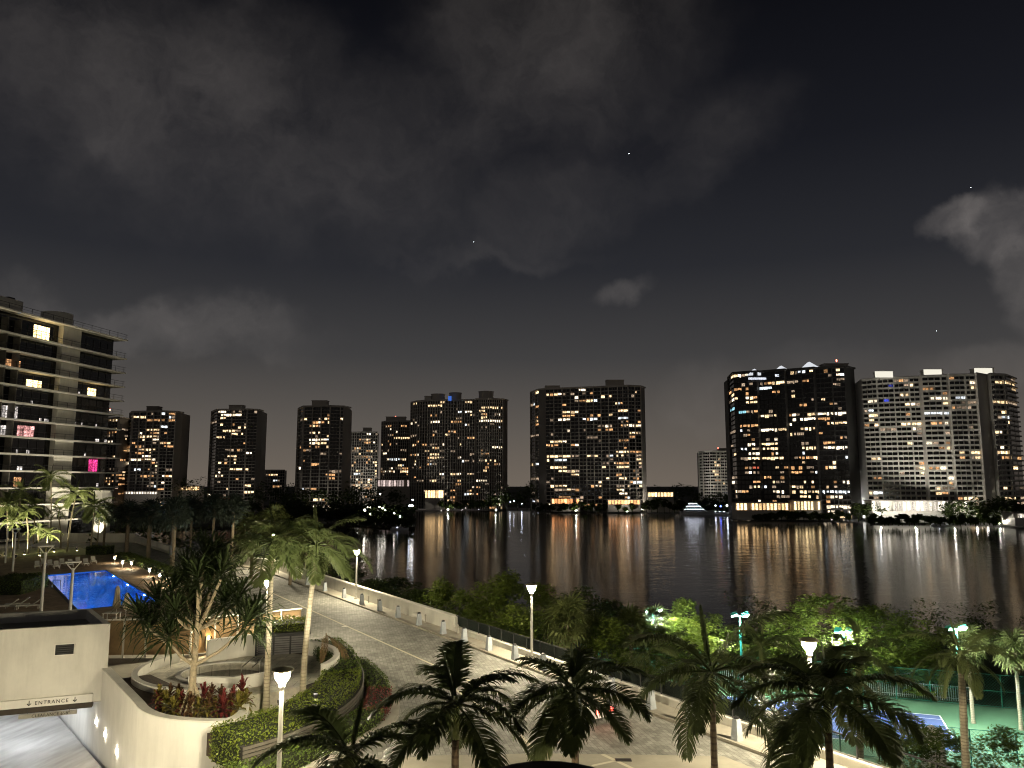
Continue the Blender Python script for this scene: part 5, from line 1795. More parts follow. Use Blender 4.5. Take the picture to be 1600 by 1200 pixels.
# dark louvred enclosure with a hedge on its roof
q = AT(437, 1015, 47.5)
en = thing("louvred_enclosure", "black louvred enclosure with a planted roof behind the spa", "enclosure", (q.x, q.y, DK), math.radians(16))
LOUV = mat("louvre_grey", (0.16, 0.155, 0.16), 0.6, var=0.15)
for i in range(14):
    MB().box(-1.3, -0.02, 0.12 + i * 0.13, 1.6, 0.02, 0.21 + i * 0.13).build("louvre", LOUV, en, (0, 0, 0))
for x in (-1.35, -0.35, 0.6, 1.6):
    MB().box(x - 0.05, -0.12, 0, x + 0.05, -0.025, 2.0).build("post", DARKM, en)
MB().box(-1.3, 0.03, 0.0, 1.6, 2.0, 1.98).build("body", DARKM, en)
MB().box(-1.5, -0.25, 2.0, 1.75, 2.2, 2.16).build("roof", DARKM, en)


def hedge(name, label, line, width, z0, z1, m, seed, leaf=0.11, dens=150, cat="hedge", group=None):
    """clipped hedge along a polyline: dense leaves over a solid dark core"""
    rg = random.Random(seed)
    t = thing(name, label, cat, (0, 0, 0), 0, group)
    MB().strip(line, -width / 2 + 0.12, width / 2 - 0.12, z0, z1 - 0.14).build("twig_core", mat("hedge_core", (0.018, 0.024, 0.008), 0.95), t)
    b = MB()
    h = z1 - z0
    for i in range(len(line) - 1):
        a, c_ = Vector(line[i]), Vector(line[i + 1])
        L = (c_ - a).length
        d = (c_ - a) / max(L, 1e-6)
        nn = Vector((-d.y, d.x))
        cnt = int(L * (width + 2 * h) * dens)
        for _ in range(cnt):
            k = rg.random()
            w = rg.random() * (width + 2 * h)
            if w < width:
                off, z = w - width / 2, z1 + rg.gauss(-0.03, 0.05)
                nv = Vector((0, 0, 1))
            elif w < width + h:
                off, z = -width / 2 + rg.gauss(0, 0.04), z0 + (w - width)
                nv = Vector((-nn.x, -nn.y, 0.4))
            else:
                off, z = width / 2 + rg.gauss(0, 0.04), z0 + (w - width - h)
                nv = Vector((nn.x, nn.y, 0.4))
            p = a.lerp(c_, k) + nn * off
            z += 0.07 * math.sin(p.x * 2.3 + p.y * 1.7) * (1 if w < width else 0)
            nv = (nv.normalized() + Vector((rg.gauss(0, 0.5), rg.gauss(0, 0.5), rg.gauss(0, 0.5)))).normalized()
            ax = nv.cross(Vector((rg.gauss(0, 1), rg.gauss(0, 1), rg.gauss(0, 1)))).normalized()
            bx = nv.cross(ax)
            l_ = leaf * rg.uniform(0.6, 1.35)
            w_ = l_ * 0.5
            P0 = Vector((p.x, p.y, z))
            o = len(b.v)
            b.v += [tuple(P0 - ax * l_ * 0.5), tuple(P0 + bx * w_ * 0.5), tuple(P0 + ax * l_ * 0.5), tuple(P0 - bx * w_ * 0.5)]
            b.f.append((o, o + 1, o + 2, o + 3))
    for e0, e1 in ((line[0], line[1]), (line[-1], line[-2])):
        a, c_ = Vector(e0), Vector(e1)
        d = (a - c_).normalized()
        nn = Vector((-d.y, d.x))
        for _ in range(int(width * h * dens * 1.6)):
            p = a + nn * rg.uniform(-width / 2, width / 2) + d * rg.gauss(0.02, 0.04)
            nv = (Vector((d.x, d.y, 0.4)) + Vector((rg.gauss(0, 0.5), rg.gauss(0, 0.5), rg.gauss(0, 0.5)))).normalized()
            ax = nv.cross(Vector((rg.gauss(0, 1), rg.gauss(0, 1), rg.gauss(0, 1)))).normalized()
            bx_ = nv.cross(ax)
            l_ = leaf * rg.uniform(0.6, 1.35)
            P0 = Vector((p.x, p.y, rg.uniform(z0, z1)))
            o = len(b.v)
            b.v += [tuple(P0 - ax * l_ * 0.5), tuple(P0 + bx_ * l_ * 0.25), tuple(P0 + ax * l_ * 0.5), tuple(P0 - bx_ * l_ * 0.25)]
            b.f.append((o, o + 1, o + 2, o + 3))
    b.build("foliage", m, t)
    return t


c_, s_ = math.cos(math.radians(16)), math.sin(math.radians(16))
hx = [(q.x - 1.4 * c_ - 0.9 * s_, q.y - 1.4 * s_ + 0.9 * c_), (q.x + 1.6 * c_ - 0.9 * s_, q.y + 1.6 * s_ + 0.9 * c_)]
hedge("roof_hedge", "bright leafy hedge on the roof of the louvred enclosure", hx, 2.0, DK + 2.165, DK + 2.75, HEDGE, 61)

# terraced hedges round the island
low_line = smooth_line([(-10.6, 29.6), (-9.0, 31.3), (-7.6, 34.3), (-6.6, 37.6), (-6.8, 41.2), (-8.0, 45.0), (-9.4, 48.0)], 7)
up_line = smooth_line([(-11.3, 31.7), (-10.0, 33.4), (-8.9, 36.2), (-8.6, 39.3), (-9.1, 42.8), (-10.2, 46.0), (-11.6, 49.0)], 7)
hedge("lower_hedge", "clipped green hedge along the drive around the round island", low_line[:22], 1.15, DK, DK + 0.62, HEDGED, 62)
hedge("flower_hedge", "red-flowering hedge at the outer curve of the island", low_line[21:29], 1.15, DK, DK + 0.66, leafmat("bougainvillea", (0.26, 0.03, 0.06), (0.07, 0.06, 0.02), scale=4), 63)
hedge("kerbside_hedge", "dark green hedge at the far end of the island by the drive", low_line[28:], 1.1, DK, DK + 0.62, HEDGED, 64)
hedge("upper_hedge", "yellow-green hedge on the upper terrace beside the planter wall, lamplight in its colour", up_line[:26], 1.9, DK + 0.05, DK + 1.45, HEDGE, 65)
hedge("shaded_hedge", "green hedge on the upper terrace right of the spa, coloured for shade", up_line[25:], 1.9, DK + 0.9, DK + 1.5, HEDGED, 66)
tw = thing("slat_retaining_wall", "dark slatted retaining wall between the two hedge terraces", "wall")
tl = offset(up_line[1:], -1.12)
MB().strip(tl, 0.02, 0.3, DK, DK + 0.9).build("backing", mat("slat_back", (0.03, 0.028, 0.025), 0.9), tw)
SLT = mat("slat_bronze", (0.10, 0.09, 0.075), 0.55, var=0.15)
for i in range(6):
    MB().strip(tl, -0.03, 0.015, DK + 0.06 + i * 0.15, DK + 0.17 + i * 0.15).build("slat", SLT, tw)
struct(MB().strip(offset(up_line[1:], 0.2), -0.95, 1.6, DK + 0.02, DK + 0.895).build("terrace_soil", MATS["bed_mulch"]))

# curved palms on the island
for i, (u, v, uc, vc, Y, lab, n) in enumerate(((472, 1105, 494, 862, 37.8, "tall leaning palm with ringed trunk on the island, right of its pair", 16), (415, 1118, 425, 858, 36.6, "tall slim palm with ringed trunk beside the planter wall", 15))):
    b0 = AT(u, v, Y)
    tp = AT(uc, vc, Y + 0.6)
    feather_palm(lab, (b0.x, b0.y, DK + 0.7), tp.z - DK - 0.7 - 0.5, "big", n, 0.15, (tp.x - b0.x, 0.6), 600 + i, 1.0, True, TRUNKP, low=5)
# garden uplights in the hedge at the feet of the two palms
for i, (u, v, lab) in enumerate(((436, 1128, "garden uplight glaring in the upper hedge beside the slim palm"), (492, 1112, "garden uplight in the upper hedge beside the leaning palm"))):
    g = AT(u, v, 35.2 + i)
    t = thing("garden_uplight", lab, "uplight", (g.x, g.y, DK + 1.38), 0, "garden uplights in the island hedge")
    MB().lathe([(0.09, 0.0), (0.09, 0.08), (0.11, 0.1), (0.11, 0.2)], 10, caps=False).build("housing", DARKM, t)
    MB().lathe([(0.08, 0.06), (0.08, 0.08)], 10).build("lens", emit("hedge_uplight_lens", (1.0, 0.92, 0.72), 80.0), t)
    ld = bpy.data.lights.new("uplight", 'SPOT')
    ld.energy = 1500
    ld.color = (1.0, 0.93, 0.70)
    ld.spot_size = math.radians(75)
    ld.spot_blend = 0.7
    ld.shadow_soft_size = 0.08
    lo = bpy.data.objects.new("uplight", ld)
    COL.objects.link(lo)
    lo.parent = t
    lo.location = (0, 0, 0.22)
    lo.rotation_euler = (math.radians(170), 0, 0)
# dry hanging frond under the right palm
t = thing("dry_frond", "dry brown frond hanging over the curved spa wall", "frond", (-10.35, 44.3, DK + 2.6))
dm = frond_mesh("dry_blade", STRAW, 2.4, math.radians(-18), math.radians(70), 30, 0.45, 0.05, 9, hang=0.7)
put("dry_blade", dm, t, None, (0.1, 0, math.radians(-30)))
put("dry_blade", dm, t, (0, 0, 0.1), (-0.2, 0, math.radians(-75)), 0.8)

# ------------------------------------------------------------------ foreground palms by the forecourt
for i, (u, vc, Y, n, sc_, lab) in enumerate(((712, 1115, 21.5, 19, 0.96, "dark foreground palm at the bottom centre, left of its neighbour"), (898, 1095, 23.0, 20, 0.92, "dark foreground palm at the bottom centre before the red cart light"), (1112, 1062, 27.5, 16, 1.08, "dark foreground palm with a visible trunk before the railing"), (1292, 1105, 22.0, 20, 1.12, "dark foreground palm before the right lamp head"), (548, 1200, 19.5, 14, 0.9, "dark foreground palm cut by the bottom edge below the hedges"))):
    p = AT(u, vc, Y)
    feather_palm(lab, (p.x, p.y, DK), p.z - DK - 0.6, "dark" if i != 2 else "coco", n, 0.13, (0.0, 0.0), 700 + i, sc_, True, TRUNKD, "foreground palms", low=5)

# entrance canopy below the camera, with downlights
can = thing("entrance_canopy", "dark curved canopy roof at the bottom edge of the picture", "canopy", (0.83, 16.1, DK))
cp = [(2.4 * math.cos(a), 3.8 * math.sin(a)) for a in [2 * math.pi * i / 40 for i in range(40)]]
MB().prism(cp, 3.9, 4.25).build("canopy_roof", mat("canopy_dark", (0.035, 0.032, 0.03), 0.7), can)
for x, y in ((-1.2, -1.6), (1.2, -1.6), (-1.2, 1.6), (1.2, 1.6)):
    MB().lathe([(0.18, 0), (0.18, 3.9)], 12, (x, y, 0)).build("column", STUCCO, can)
DOWN = emit("downlight_lens", (1.0, 0.80, 0.50), 260.0)
for a in (20, 55, 90, 125, 160):
    x, y = 1.9 * math.cos(math.radians(a)), 3.2 * math.sin(math.radians(a))
    MB().lathe([(0.17, 3.84), (0.17, 3.897)], 12, (x, y, 0)).build("downlight", DOWN, can)

# golf cart behind the palm
q = P(922, 1122, DK)
gc = thing("golf_cart", "small white golf cart with red tail lights behind the foreground palm", "cart", (q.x, q.y, DK + 0.01), ang - math.radians(90))
WH = mat("cart_white", (0.7, 0.7, 0.72), 0.35, var=0.04)
MB().add([(-0.55, -1.1, 0.3), (0.55, -1.1, 0.3), (0.55, 1.1, 0.3), (-0.55, 1.1, 0.3), (-0.52, -1.05, 0.72), (0.52, -1.05, 0.72), (0.45, 0.95, 0.62), (-0.45, 0.95, 0.62)], [(0, 3, 2, 1), (4, 5, 6, 7), (0, 1, 5, 4), (1, 2, 6, 5), (2, 3, 7, 6), (3, 0, 4, 7)]).build("body", WH, gc)
MB().box(-0.5, -0.55, 0.72, 0.5, 0.0, 0.9).box(-0.5, -0.62, 0.9, 0.5, -0.5, 1.25).build("seat", mat("cart_seat", (0.55, 0.5, 0.4), 0.7), gc)
MB().box(-0.58, -0.95, 1.78, 0.58, 0.7, 1.85).build("roof", WH, gc)
for x in (-0.5, 0.5):
    for y0, y1 in ((-0.85, -0.85), (0.85, 0.6)):
        MB().bar((x, y0, 0.65), (x, y1, 1.78), 0.04).build("roof_post", DARKM, gc)
    for y in (-0.75, 0.75):
        w_ = MB().lathe([(0.1, -0.09), (0.23, -0.08), (0.24, 0), (0.23, 0.08), (0.1, 0.09)], 14).build("wheel", DARKM, gc, (x * 1.05, y, 0.24))
        w_.rotation_euler = (0, math.radians(90), 0)
    MB().box(x * 0.8 - 0.09, -1.13, 0.5, x * 0.8 + 0.09, -1.085, 0.66).build("tail_light", emit("tail_red", (1.0, 0.08, 0.05), 9.0), gc)
tag(MB().box(-0.25, -0.11, 0, 0.25, 0.11, 0.02).build("paper_scrap", mat("paper", (0.7, 0.68, 0.62), 0.8), None, P(539, 979, DK + 0.02)), "scrap of white paper lying on the paved drive", "paper")
qd = P(974, 1188, DK)
tag(MB().box(-0.32, -0.16, 0, 0.32, 0.16, 0.012).build("drain_grate", DARKM, None, (qd.x, qd.y, DK + 0.013)), "dark rectangular drain grate in the drop-off pavement", "drain")

# ------------------------------------------------------------------ pool terrace
WATERP = bpy.data.materials.new("pool_water")
WATERP.use_nodes = True
n_, l_ = WATERP.node_tree.nodes, WATERP.node_tree.links
bb = n_["Principled BSDF"]
bb.inputs["Base Color"].default_value = (0.35, 0.72, 1.0, 1)
bb.inputs["Transmission Weight"].default_value = 1.0
bb.inputs["IOR"].default_value = 1.33
bb.inputs["Roughness"].default_value = 0.03
nn_ = n_.new("ShaderNodeTexNoise")
nn_.inputs["Scale"].default_value = 1.1
tt_ = n_.new("ShaderNodeTexCoord")
l_.new(tt_.outputs["Object"], nn_.inputs["Vector"])
bp_ = n_.new("ShaderNodeBump")
bp_.inputs["Strength"].default_value = 0.25
bp_.inputs["Distance"].default_value = 0.04
l_.new(nn_.outputs["Fac"], bp_.inputs["Height"])
l_.new(bp_.outputs[0], bb.inputs["Normal"])

pq = [Vector(x) for x in ((-56.2, 94.8), (-51.8, 100.3), (-33.2, 74.2), (-37.9, 69.2))]
PZ = DK + 0.45      # raised terrace round the pool
a_ = (pq[2] - pq[1]).normalized()
w_ = (pq[1] - pq[0]).normalized()
PAVW = brickmat("pool_deck_tiles", (0.36, 0.26, 0.17), (0.30, 0.22, 0.145), (0.18, 0.13, 0.09), 1.0, bw=1.2, rh=0.6, bump=0.2, rot=math.radians(36))


def frame_sheet(inner, outer, z):
    n = len(inner)
    b = MB()
    b.v = [(p[0], p[1], z) for p in inner] + [(p[0], p[1], z) for p in outer]
    b.f = [(i, (i + 1) % n, n + (i + 1) % n, n + i)[::-1] for i in range(n)]
    return b


def grow(q, d1, d2):
    """parallelogram grown along its own two directions"""
    return [q[0] - a_ * d1 - w_ * d2, q[1] - a_ * d1 + w_ * d2, q[2] + a_ * d1 + w_ * d2, q[3] + a_ * d1 - w_ * d2]


out = [Vector((-92, 112)), Vector((-62.5, 122.5)), Vector((-25.5, 70.5)), Vector((-40, 56))]
struct(frame_sheet(grow(pq, 0.3, 0.3), out, DK + 0.012).build("pool_terrace", PAVW))
BASIN = mat("pool_basin", (0.03, 0.20, 0.66), 0.5, var=0.06, scale=2)
b = MB()
inn = pq
b.v = [(p.x, p.y, DK - 1.5) for p in inn] + [(p.x, p.y, DK + 0.02) for p in inn]
b.f = [(3, 2, 1, 0)] + [(i, (i + 1) % 4, 4 + (i + 1) % 4, 4 + i) for i in range(4)]
pool = tag(put("swimming_pool", None), "long blue-lit swimming pool beside the garage block", "pool")
b.build("basin", BASIN, pool)
MB().sheet(inn[::-1], DK - 0.06).build("pool_surface", WATERP, pool)
frame_sheet(grow(pq, 0.002, 0.002), grow(pq, 0.34, 0.34), DK + 0.03).build("coping", mat("pool_coping", (0.05, 0.05, 0.055), 0.6), pool)
PL = emit("pool_light", (0.30, 0.75, 1.0), 420.0)
for e0, e1, ks in ((pq[0], pq[3], (0.12, 0.32, 0.52, 0.72, 0.92)), (pq[2], pq[1], (0.2, 0.5, 0.8))):
    for k in ks:
        p = e0.lerp(e1, k)
        side = (w_ if e0 is pq[0] else -w_)
        o = MB().lathe([(0.2, 0), (0.2, 0.03)], 12).build("underwater_light", PL, pool, (p.x + side.x * 0.02, p.y + side.y * 0.02, DK - 0.75))
        o.rotation_euler = Vector((side.x, side.y, 0)).to_track_quat('Z', 'Y').to_euler()
for k in (0.12,):
    p = pq[0].lerp(pq[3], 0.42)
    for dx in (0, 0.55):
        c0 = p + a_ * dx
        MB().tube([(c0.x - w_.x * 0.5, c0.y - w_.y * 0.5, DK), (c0.x - w_.x * 0.4, c0.y - w_.y * 0.4, DK + 0.8), (c0.x + w_.x * 0.3, c0.y + w_.y * 0.3, DK + 0.75), (c0.x + w_.x * 0.4, c0.y + w_.y * 0.4, DK - 0.4)], [0.025] * 4, 6).build("ladder_rail", CHR, pool)
# deck cut-out: the basin sits in an opening of the podium
deck = bpy.data.objects["podium_deck"]
cut = MB().prism([tuple(p) for p in grow(pq, 0.05, 0.05)][::-1], DK - 2.2, DK + 0.5).build("pool_opening_cutter", None)
bm_ = deck.modifiers.new("opening", 'BOOLEAN')
bm_.object = cut
bm_.operation = 'DIFFERENCE'
bm_.solver = 'EXACT'
dg = bpy.context.evaluated_depsgraph_get()
newme = bpy.data.meshes.new_from_object(deck.evaluated_get(dg))
deck.modifiers.clear()
deck.data = newme
bpy.data.objects.remove(cut)

# mushroom bollard lights along the pool
mb_post = MB().lathe([(0.07, 0), (0.05, 0.2), (0.05, 0.75)], 8).mesh("post", POLE)
mb_head = MB().lathe([(0.06, 0.752), (0.26, 1.0), (0.28, 1.05)], 12).mesh("reflector", mat("reflector_white", (0.75, 0.73, 0.68), 0.5))
mb_lens = MB().lathe([(0.10, 0.62), (0.10, 0.745)], 10).mesh("lens", emit("path_lens", (1.0, 0.80, 0.52), 190.0))
for i, (u, v) in enumerate(((179, 880), (191, 888), (205, 889), (233, 901), (249, 909), (262, 918))):
    q = P(u, v, DK)
    t = thing("path_light", "small white path light on the pool terrace, %s from the far end" % ORD[i], "path light", (q.x, q.y, DK + 0.013), 0, "path lights along the pool")
    put("post", mb_post, t)
    put("lens", mb_lens, t)
    put("reflector", mb_head, t)

# unlit T-headed poles
for i, (u, v0, v1, lab) in enumerate(((72, 852, 952, "pale unlit T-headed pole in front of the pool's left end"), (115, 877, 952, "pale unlit T-headed pole standing before the middle of the pool"), (25, 826, 893, "pale unlit T-headed pole among the palms left of the pool"), (13, 820, 880, "pale unlit T-headed pole nearest the left edge"))):
    q = P(u - 1, v1, DK + (2.2 if i < 2 else 0))
    Y = q.y if i >= 2 else 60.0 - i * 2
    b0 = AT(u - 3, v1, Y)
    top = AT(u, v0, Y)
    h = top.z - DK
    t = thing("area_light_pole", lab, "lamp post", (top.x, Y, DK), math.radians(25), "unlit T-headed poles by the pool")
    MB().lathe([(0.12, 0), (0.11, h * 0.5), (0.09, h - 0.5)], 10).build("pole", POLE, t)
    for s2 in (-1, 1):
        MB().bar((s2 * 0.06, 0, h - 0.62), (s2 * 0.46, 0, h - 0.1), 0.06).build("arm", POLE, t)
    MB().box(-0.52, -0.3, h - 0.1, 0.52, 0.3, h).build("head", POLE, t)

# loungers, umbrellas, table
LWH = mat("lounger_white", (0.62, 0.60, 0.54), 0.5, var=0.05)


def lounger(label, x, y, rz, scale=1.0):
    t = thing("sun_lounger", label, "sun lounger", (x, y, DK + 0.013), rz, "sun loungers by the pool", scale)
    b = MB()
    for s2 in (-0.3, 0.3):
        b.bar((-0.95, s2, 0.32), (0.95, s2, 0.32), 0.05)
    for x_ in (-0.93, 0.93):
        b.bar((x_, -0.3, 0.32), (x_, 0.3, 0.32), 0.05)
    b.build("frame", LWH, t)
    for x_ in (-0.8, 0.8):
        for s2 in (-0.28, 0.28):
            MB().box(x_ - 0.025, s2 - 0.025, 0, x_ + 0.025, s2 + 0.025, 0.3).build("leg", LWH, t)
    MB().box(-0.9, -0.27, 0.35, 0.35, 0.27, 0.42).build("seat", LWH, t)
    MB().add([(0.36, -0.27, 0.36), (0.36, 0.27, 0.36), (0.95, 0.27, 0.82), (0.95, -0.27, 0.82), (0.33, -0.27, 0.42), (0.33, 0.27, 0.42), (0.92, 0.27, 0.88), (0.92, -0.27, 0.88)], [(0, 1, 2, 3), (7, 6, 5, 4), (0, 4, 5, 1), (1, 5, 6, 2), (2, 6, 7, 3), (3, 7, 4, 0)]).build("backrest", LWH, t)
    return t


for i, (u, v) in enumerate(((58, 888), (68, 884), (78, 886), (88, 888), (97, 884), (110, 885), (122, 882), (134, 884), (146, 880))):
    q = P(u, v, DK)
    lounger("pale sun lounger at the far end of the pool, %s from the left" % ORD[i], q.x, q.y, math.radians(125))
for i, (u, v) in enumerate(((8, 947), (26, 944), (44, 946))):
    q = P(u, v + 6, DK)
    lounger("white sun lounger behind the garage roof, %s from the left edge" % ORD[i], q.x, q.y, math.radians(20))
for i, (u, v0, v1, lab) in enumerate(((181, 915, 960, "closed beige parasol at the near end of the pool, the taller left one"), (196, 926, 962, "closed beige parasol at the near end of the pool, the shorter right one"))):
    q = P(u, v1 + 6, DK)
    top = AT(u, v0, q.y)
    h = top.z - DK
    t = thing("closed_parasol", lab, "parasol", (q.x, q.y, DK + 0.013), 0, "closed parasols")
    MB().lathe([(0.3, 0), (0.3, 0.06), (0.05, 0.1)], 12).build("base", CONC, t)
    MB().lathe([(0.03, 0.1), (0.03, h)], 8).build("pole", POLE, t)
    b = MB()
    prof = [(0.10, 0.75), (0.30, 1.0), (0.24, 1.4), (0.20, h * 0.62), (0.17, h * 0.85), (0.07, h - 0.02)]
    nn = 16
    for r_, z in prof:
        for k in range(nn):
            rr = r_ * (1.12 if k % 2 else 0.82)
            b.v.append((rr * math.cos(2 * math.pi * k / nn), rr * math.sin(2 * math.pi * k / nn), z))
    for k2 in range(len(prof) - 1):
        for k in range(nn):
            b.f.append((k2 * nn + k, k2 * nn + (k + 1) % nn, (k2 + 1) * nn + (k + 1) % nn, (k2 + 1) * nn + k))
    b.build("folded_canopy", mat("canvas_beige", (0.46, 0.38, 0.26), 0.9, var=0.15, scale=4), t)
q = P(174, 972, DK)
t = thing("patio_table", "white patio table beside the closed parasols", "table", (q.x, q.y, DK + 0.013))
MB().box(-0.6, -0.4, 0.68, 0.6, 0.4, 0.73).build("table_top", LWH, t)
for x in (-0.52, 0.52):
    for y in (-0.33, 0.33):
        MB().box(x - 0.03, y - 0.03, 0, x + 0.03, y + 0.03, 0.678).build("leg", LWH, t)
# clipped dark hedges round the terrace
for i, (l2, wd, h_, lab) in enumerate((([P(0, 930, DK).xy, P(44, 918, DK).xy], 4.0, 1.5, "dark clipped hedge at the left edge before the pool"), ([P(172, 872, DK).xy, P(262, 908, DK).xy], 2.0, 0.8, "dark clipped hedge between pool terrace and drive"), ([P(140, 866, DK).xy, P(172, 866, DK).xy], 2.5, 1.3, "dark clipped hedge at the far corner of the pool"))):
    l2 = [tuple(x) for x in l2]
    sh = Vector((0.8, 0.6)) * (1.6 if i == 1 else 0)
    l2 = [(x[0] + sh.x, x[1] + sh.y) for x in l2]
    hedge("clipped_hedge", lab, l2, wd, DK + 0.013, DK + h_, HEDGED, 80 + i, 0.16, 60)

# palms round the pool
bis = [(197, 868, 806, "bluish fan palm with dark trunk between pool and drive, farthest of the row"), (231, 876, 806, "bluish fan palm with dark trunk between pool and drive, second of the row"), (268, 893, 806, "bluish fan palm with dark trunk between pool and drive, nearest the screw pine")]
for i, (u, v, vc, lab) in enumerate(bis):
    q = P(u, v, DK)
    tp = AT(u, vc, q.y)
    fan_palm(lab, (q.x, q.y, DK), tp.z - DK, FANB, 30, 0.30, 1.5, 1.3, 800 + i, 1.0, BARK, "bluish fan palms between pool and drive")
for i, (u, vc, Y, R_, lab) in enumerate(((165, 806, 135, 1.5, "dim fan palm behind the bend of the drive"), (300, 800, 118, 1.5, "dim fan palm beyond the balustrade"), (335, 795, 112, 1.5, "dim fan palm beyond the parapet behind the screw pine"), (365, 800, 104, 1.5, "dim fan palm beyond the parapet left of the curved palms"), (395, 835, 92, 1.5, "olive fan palm beyond the parapet between the curved palms"), (455, 860, 86, 1.5, "olive fan palm beyond the parapet below the curved fronds"), (430, 815, 112, 1.5, "dim fan palm beyond the parapet behind the slim palm"), (480, 840, 100, 1.5, "dim fan palm beyond the parapet right of the slim palm"))):
    p = AT(u, vc, Y)
    fan_palm(lab, (p.x, p.y, 1.4), p.z - 1.4, FANB if i < 4 else FAN, 26, 0.2, R_, 1.2, 830 + i, 1.0, BARK, "fan palms beyond the parapet")
lp = [(105, 862, 118, 772, 0, "slender leaning palm before the left balcony building"), (141, 866, 148, 792, 0, "palm with dark trunk right of the slender leaning one"), (44, 866, 42, 800, 1, "lit palm with pale trunk at the pool's far corner"), (60, 864, 60, 828, 1, "short bright palm above the white parasol glow"), (78, 850, 80, 745, 0, "tallest palm before the left balcony building"), (10, 866, 12, 790, 0, "dark palm at the very left edge"), (28, 858, 32, 770, 0, "palm with arching fronds near the left edge"), (95, 850, 92, 800, 1, "small palm left of the slender leaning one"), (52, 850, 55, 790, 0, "bushy palm among the pool palms"), (152, 850, 156, 805, 1, "bright-tipped small palm by the low white wall"), (20, 868, 20, 815, 1, "uplit palm by the left terrace"), (72, 862, 74, 836, 1, "low bright palm beside the short one")]
for i, (u, v, uc, vc, small, lab) in enumerate(lp):
    q = P(u, v, DK)
    Y = min(q.y, 134)
    q = AT(u, v, Y)
    tp = AT(uc, vc, Y)
    feather_palm(lab, (q.x, Y, DK), max(1.5, tp.z - DK - 0.8), "small" if small else "big", 13 if small else 15, 0.13, (tp.x - q.x, 0), 900 + i, 1.15 if small else 1.25, True, TRUNKP, "palms round the pool")
# garden uplights among the palms
UPL = emit("uplight_lens", (1.0, 0.86, 0.52), 300.0)
for i, (u, v) in enumerate(((8, 868), (38, 866), (62, 868), (84, 862), (120, 860), (150, 858), (24, 872))):
    q = P(u, v, DK)
    t = thing("garden_uplight", "small garden uplight under the pool palms, %s of the row" % ORD[i], "uplight", (q.x, min(q.y, 130), DK + 0.013), 0, "garden uplights under the pool palms")
    MB().lathe([(0.15, 0.0), (0.15, 0.12), (0.17, 0.12), (0.17, 0.46), (0.16, 0.46), (0.16, 0.13)], 10, caps=False).build("housing", DARKM, t)
    MB().lathe([(0.14, 0.11), (0.14, 0.14)], 10).build("lens", UPL, t)
    ld = bpy.data.lights.new("uplight", 'SPOT')
    ld.energy = 2600
    ld.color = (1.0, 0.88, 0.56)
    ld.spot_size = math.radians(125)
    ld.spot_blend = 0.6
    ld.shadow_soft_size = 0.1
    lo = bpy.data.objects.new("uplight", ld)
    COL.objects.link(lo)
    lo.parent = t
    lo.location = (0, 0, 0.5)
    lo.rotation_euler = (math.radians(180), 0, 0)
# cabana umbrella glow at the terrace
q = P(63, 874, DK)
t = thing("open_parasol", "open white parasol under the short bright palm", "parasol", (q.x, q.y, DK + 0.013))
MB().lathe([(0.04, 0), (0.04, 2.3)], 8).build("pole", POLE, t)
MB().lathe([(1.6, 1.9), (1.0, 2.2), (0.1, 2.5)], 8, caps=False).build("canopy", LWH, t)

# ------------------------------------------------------------------ left residential building
A0, B0 = Vector((-101.5, 112.0)), Vector((-89.6, 172.0))
bd = (B0 - A0).normalized()
bn = Vector((bd.y, -bd.x))          # faces the pool (to the right)
LBw = thing("balcony_building", "tall building of white balcony slabs and dark glass at the left edge", "building", (A0.x, A0.y, DK))
LB_L = (B0 - A0).length
rzb = math.atan2(bd.y, bd.x)
LBw.rotation_euler = (0, 0, rzb)       # local x along the face, local -y towards the viewer
GLASSB = mat("building_glass", (0.010, 0.010, 0.011), 0.08, var=0.2, spec=0.6)
top_z = 56.3 - DK
fhb = 3.2
nfl = 13
SLABW = mat("slab_white", (0.78, 0.75, 0.68), 0.8, var=0.06, scale=0.3)
MB().box(0, 0.0, -3, LB_L - 1.2, 16, top_z - 0.2).build("dark_glass_body", GLASSB, LBw)
slabm = MB().box(-1, -2.3, -0.28, LB_L + 0.6, 16.5, 0).mesh("floor_slab", SLABW)
for f in range(nfl + 1):
    z = top_z - (0 if f == 0 else 4.3 + (f - 1) * fhb)
    if z < 0.5:
        break
    put("floor_slab", slabm, LBw, (0, 0, z))
# white stair core
cx0, cx1 = 47.2, 52.0

# railings on the balconies
rpost = MB().box(-0.03, -0.03, 0, 0.03, 0.03, 1.05).mesh("rail_post", DARKM)
for f in range(nfl):
    z = top_z - (0 if f == 0 else 4.3 + (f - 1) * fhb)
    if z < 6:
        break
    MB().bar((22, -2.2, z + 1.05), (LB_L + 0.5, -2.2, z + 1.05), 0.06).bar((22, -2.2, z + 0.55), (LB_L + 0.5, -2.2, z + 0.55), 0.03).build("railing", DARKM, LBw)
    for k in range(15):
        put("rail_post", rpost, LBw, (24 + k * 2.65, -2.2, z))
    # thin glazing bars
    if f:
        for k in range(17):
            x_ = 23 + k * 2.2
            MB().box(x_ - 0.05, -0.06, z + 0.003, x_ + 0.05, -0.003, z + fhb - 0.32).build("mullion", DARKM, LBw)
# partitions between flats
for x_ in (30.0, 33.0):
    for f in range(1, nfl):
        z = top_z - (4.3 + (f - 1) * fhb)
        if z > 5:
            MB().box(x_ - 0.1, -1.6, z + 0.003, x_ + 0.1, -0.07, z + fhb - 0.3).build("partition", mat("partition_grey", (0.14, 0.13, 0.115), 0.7), LBw)


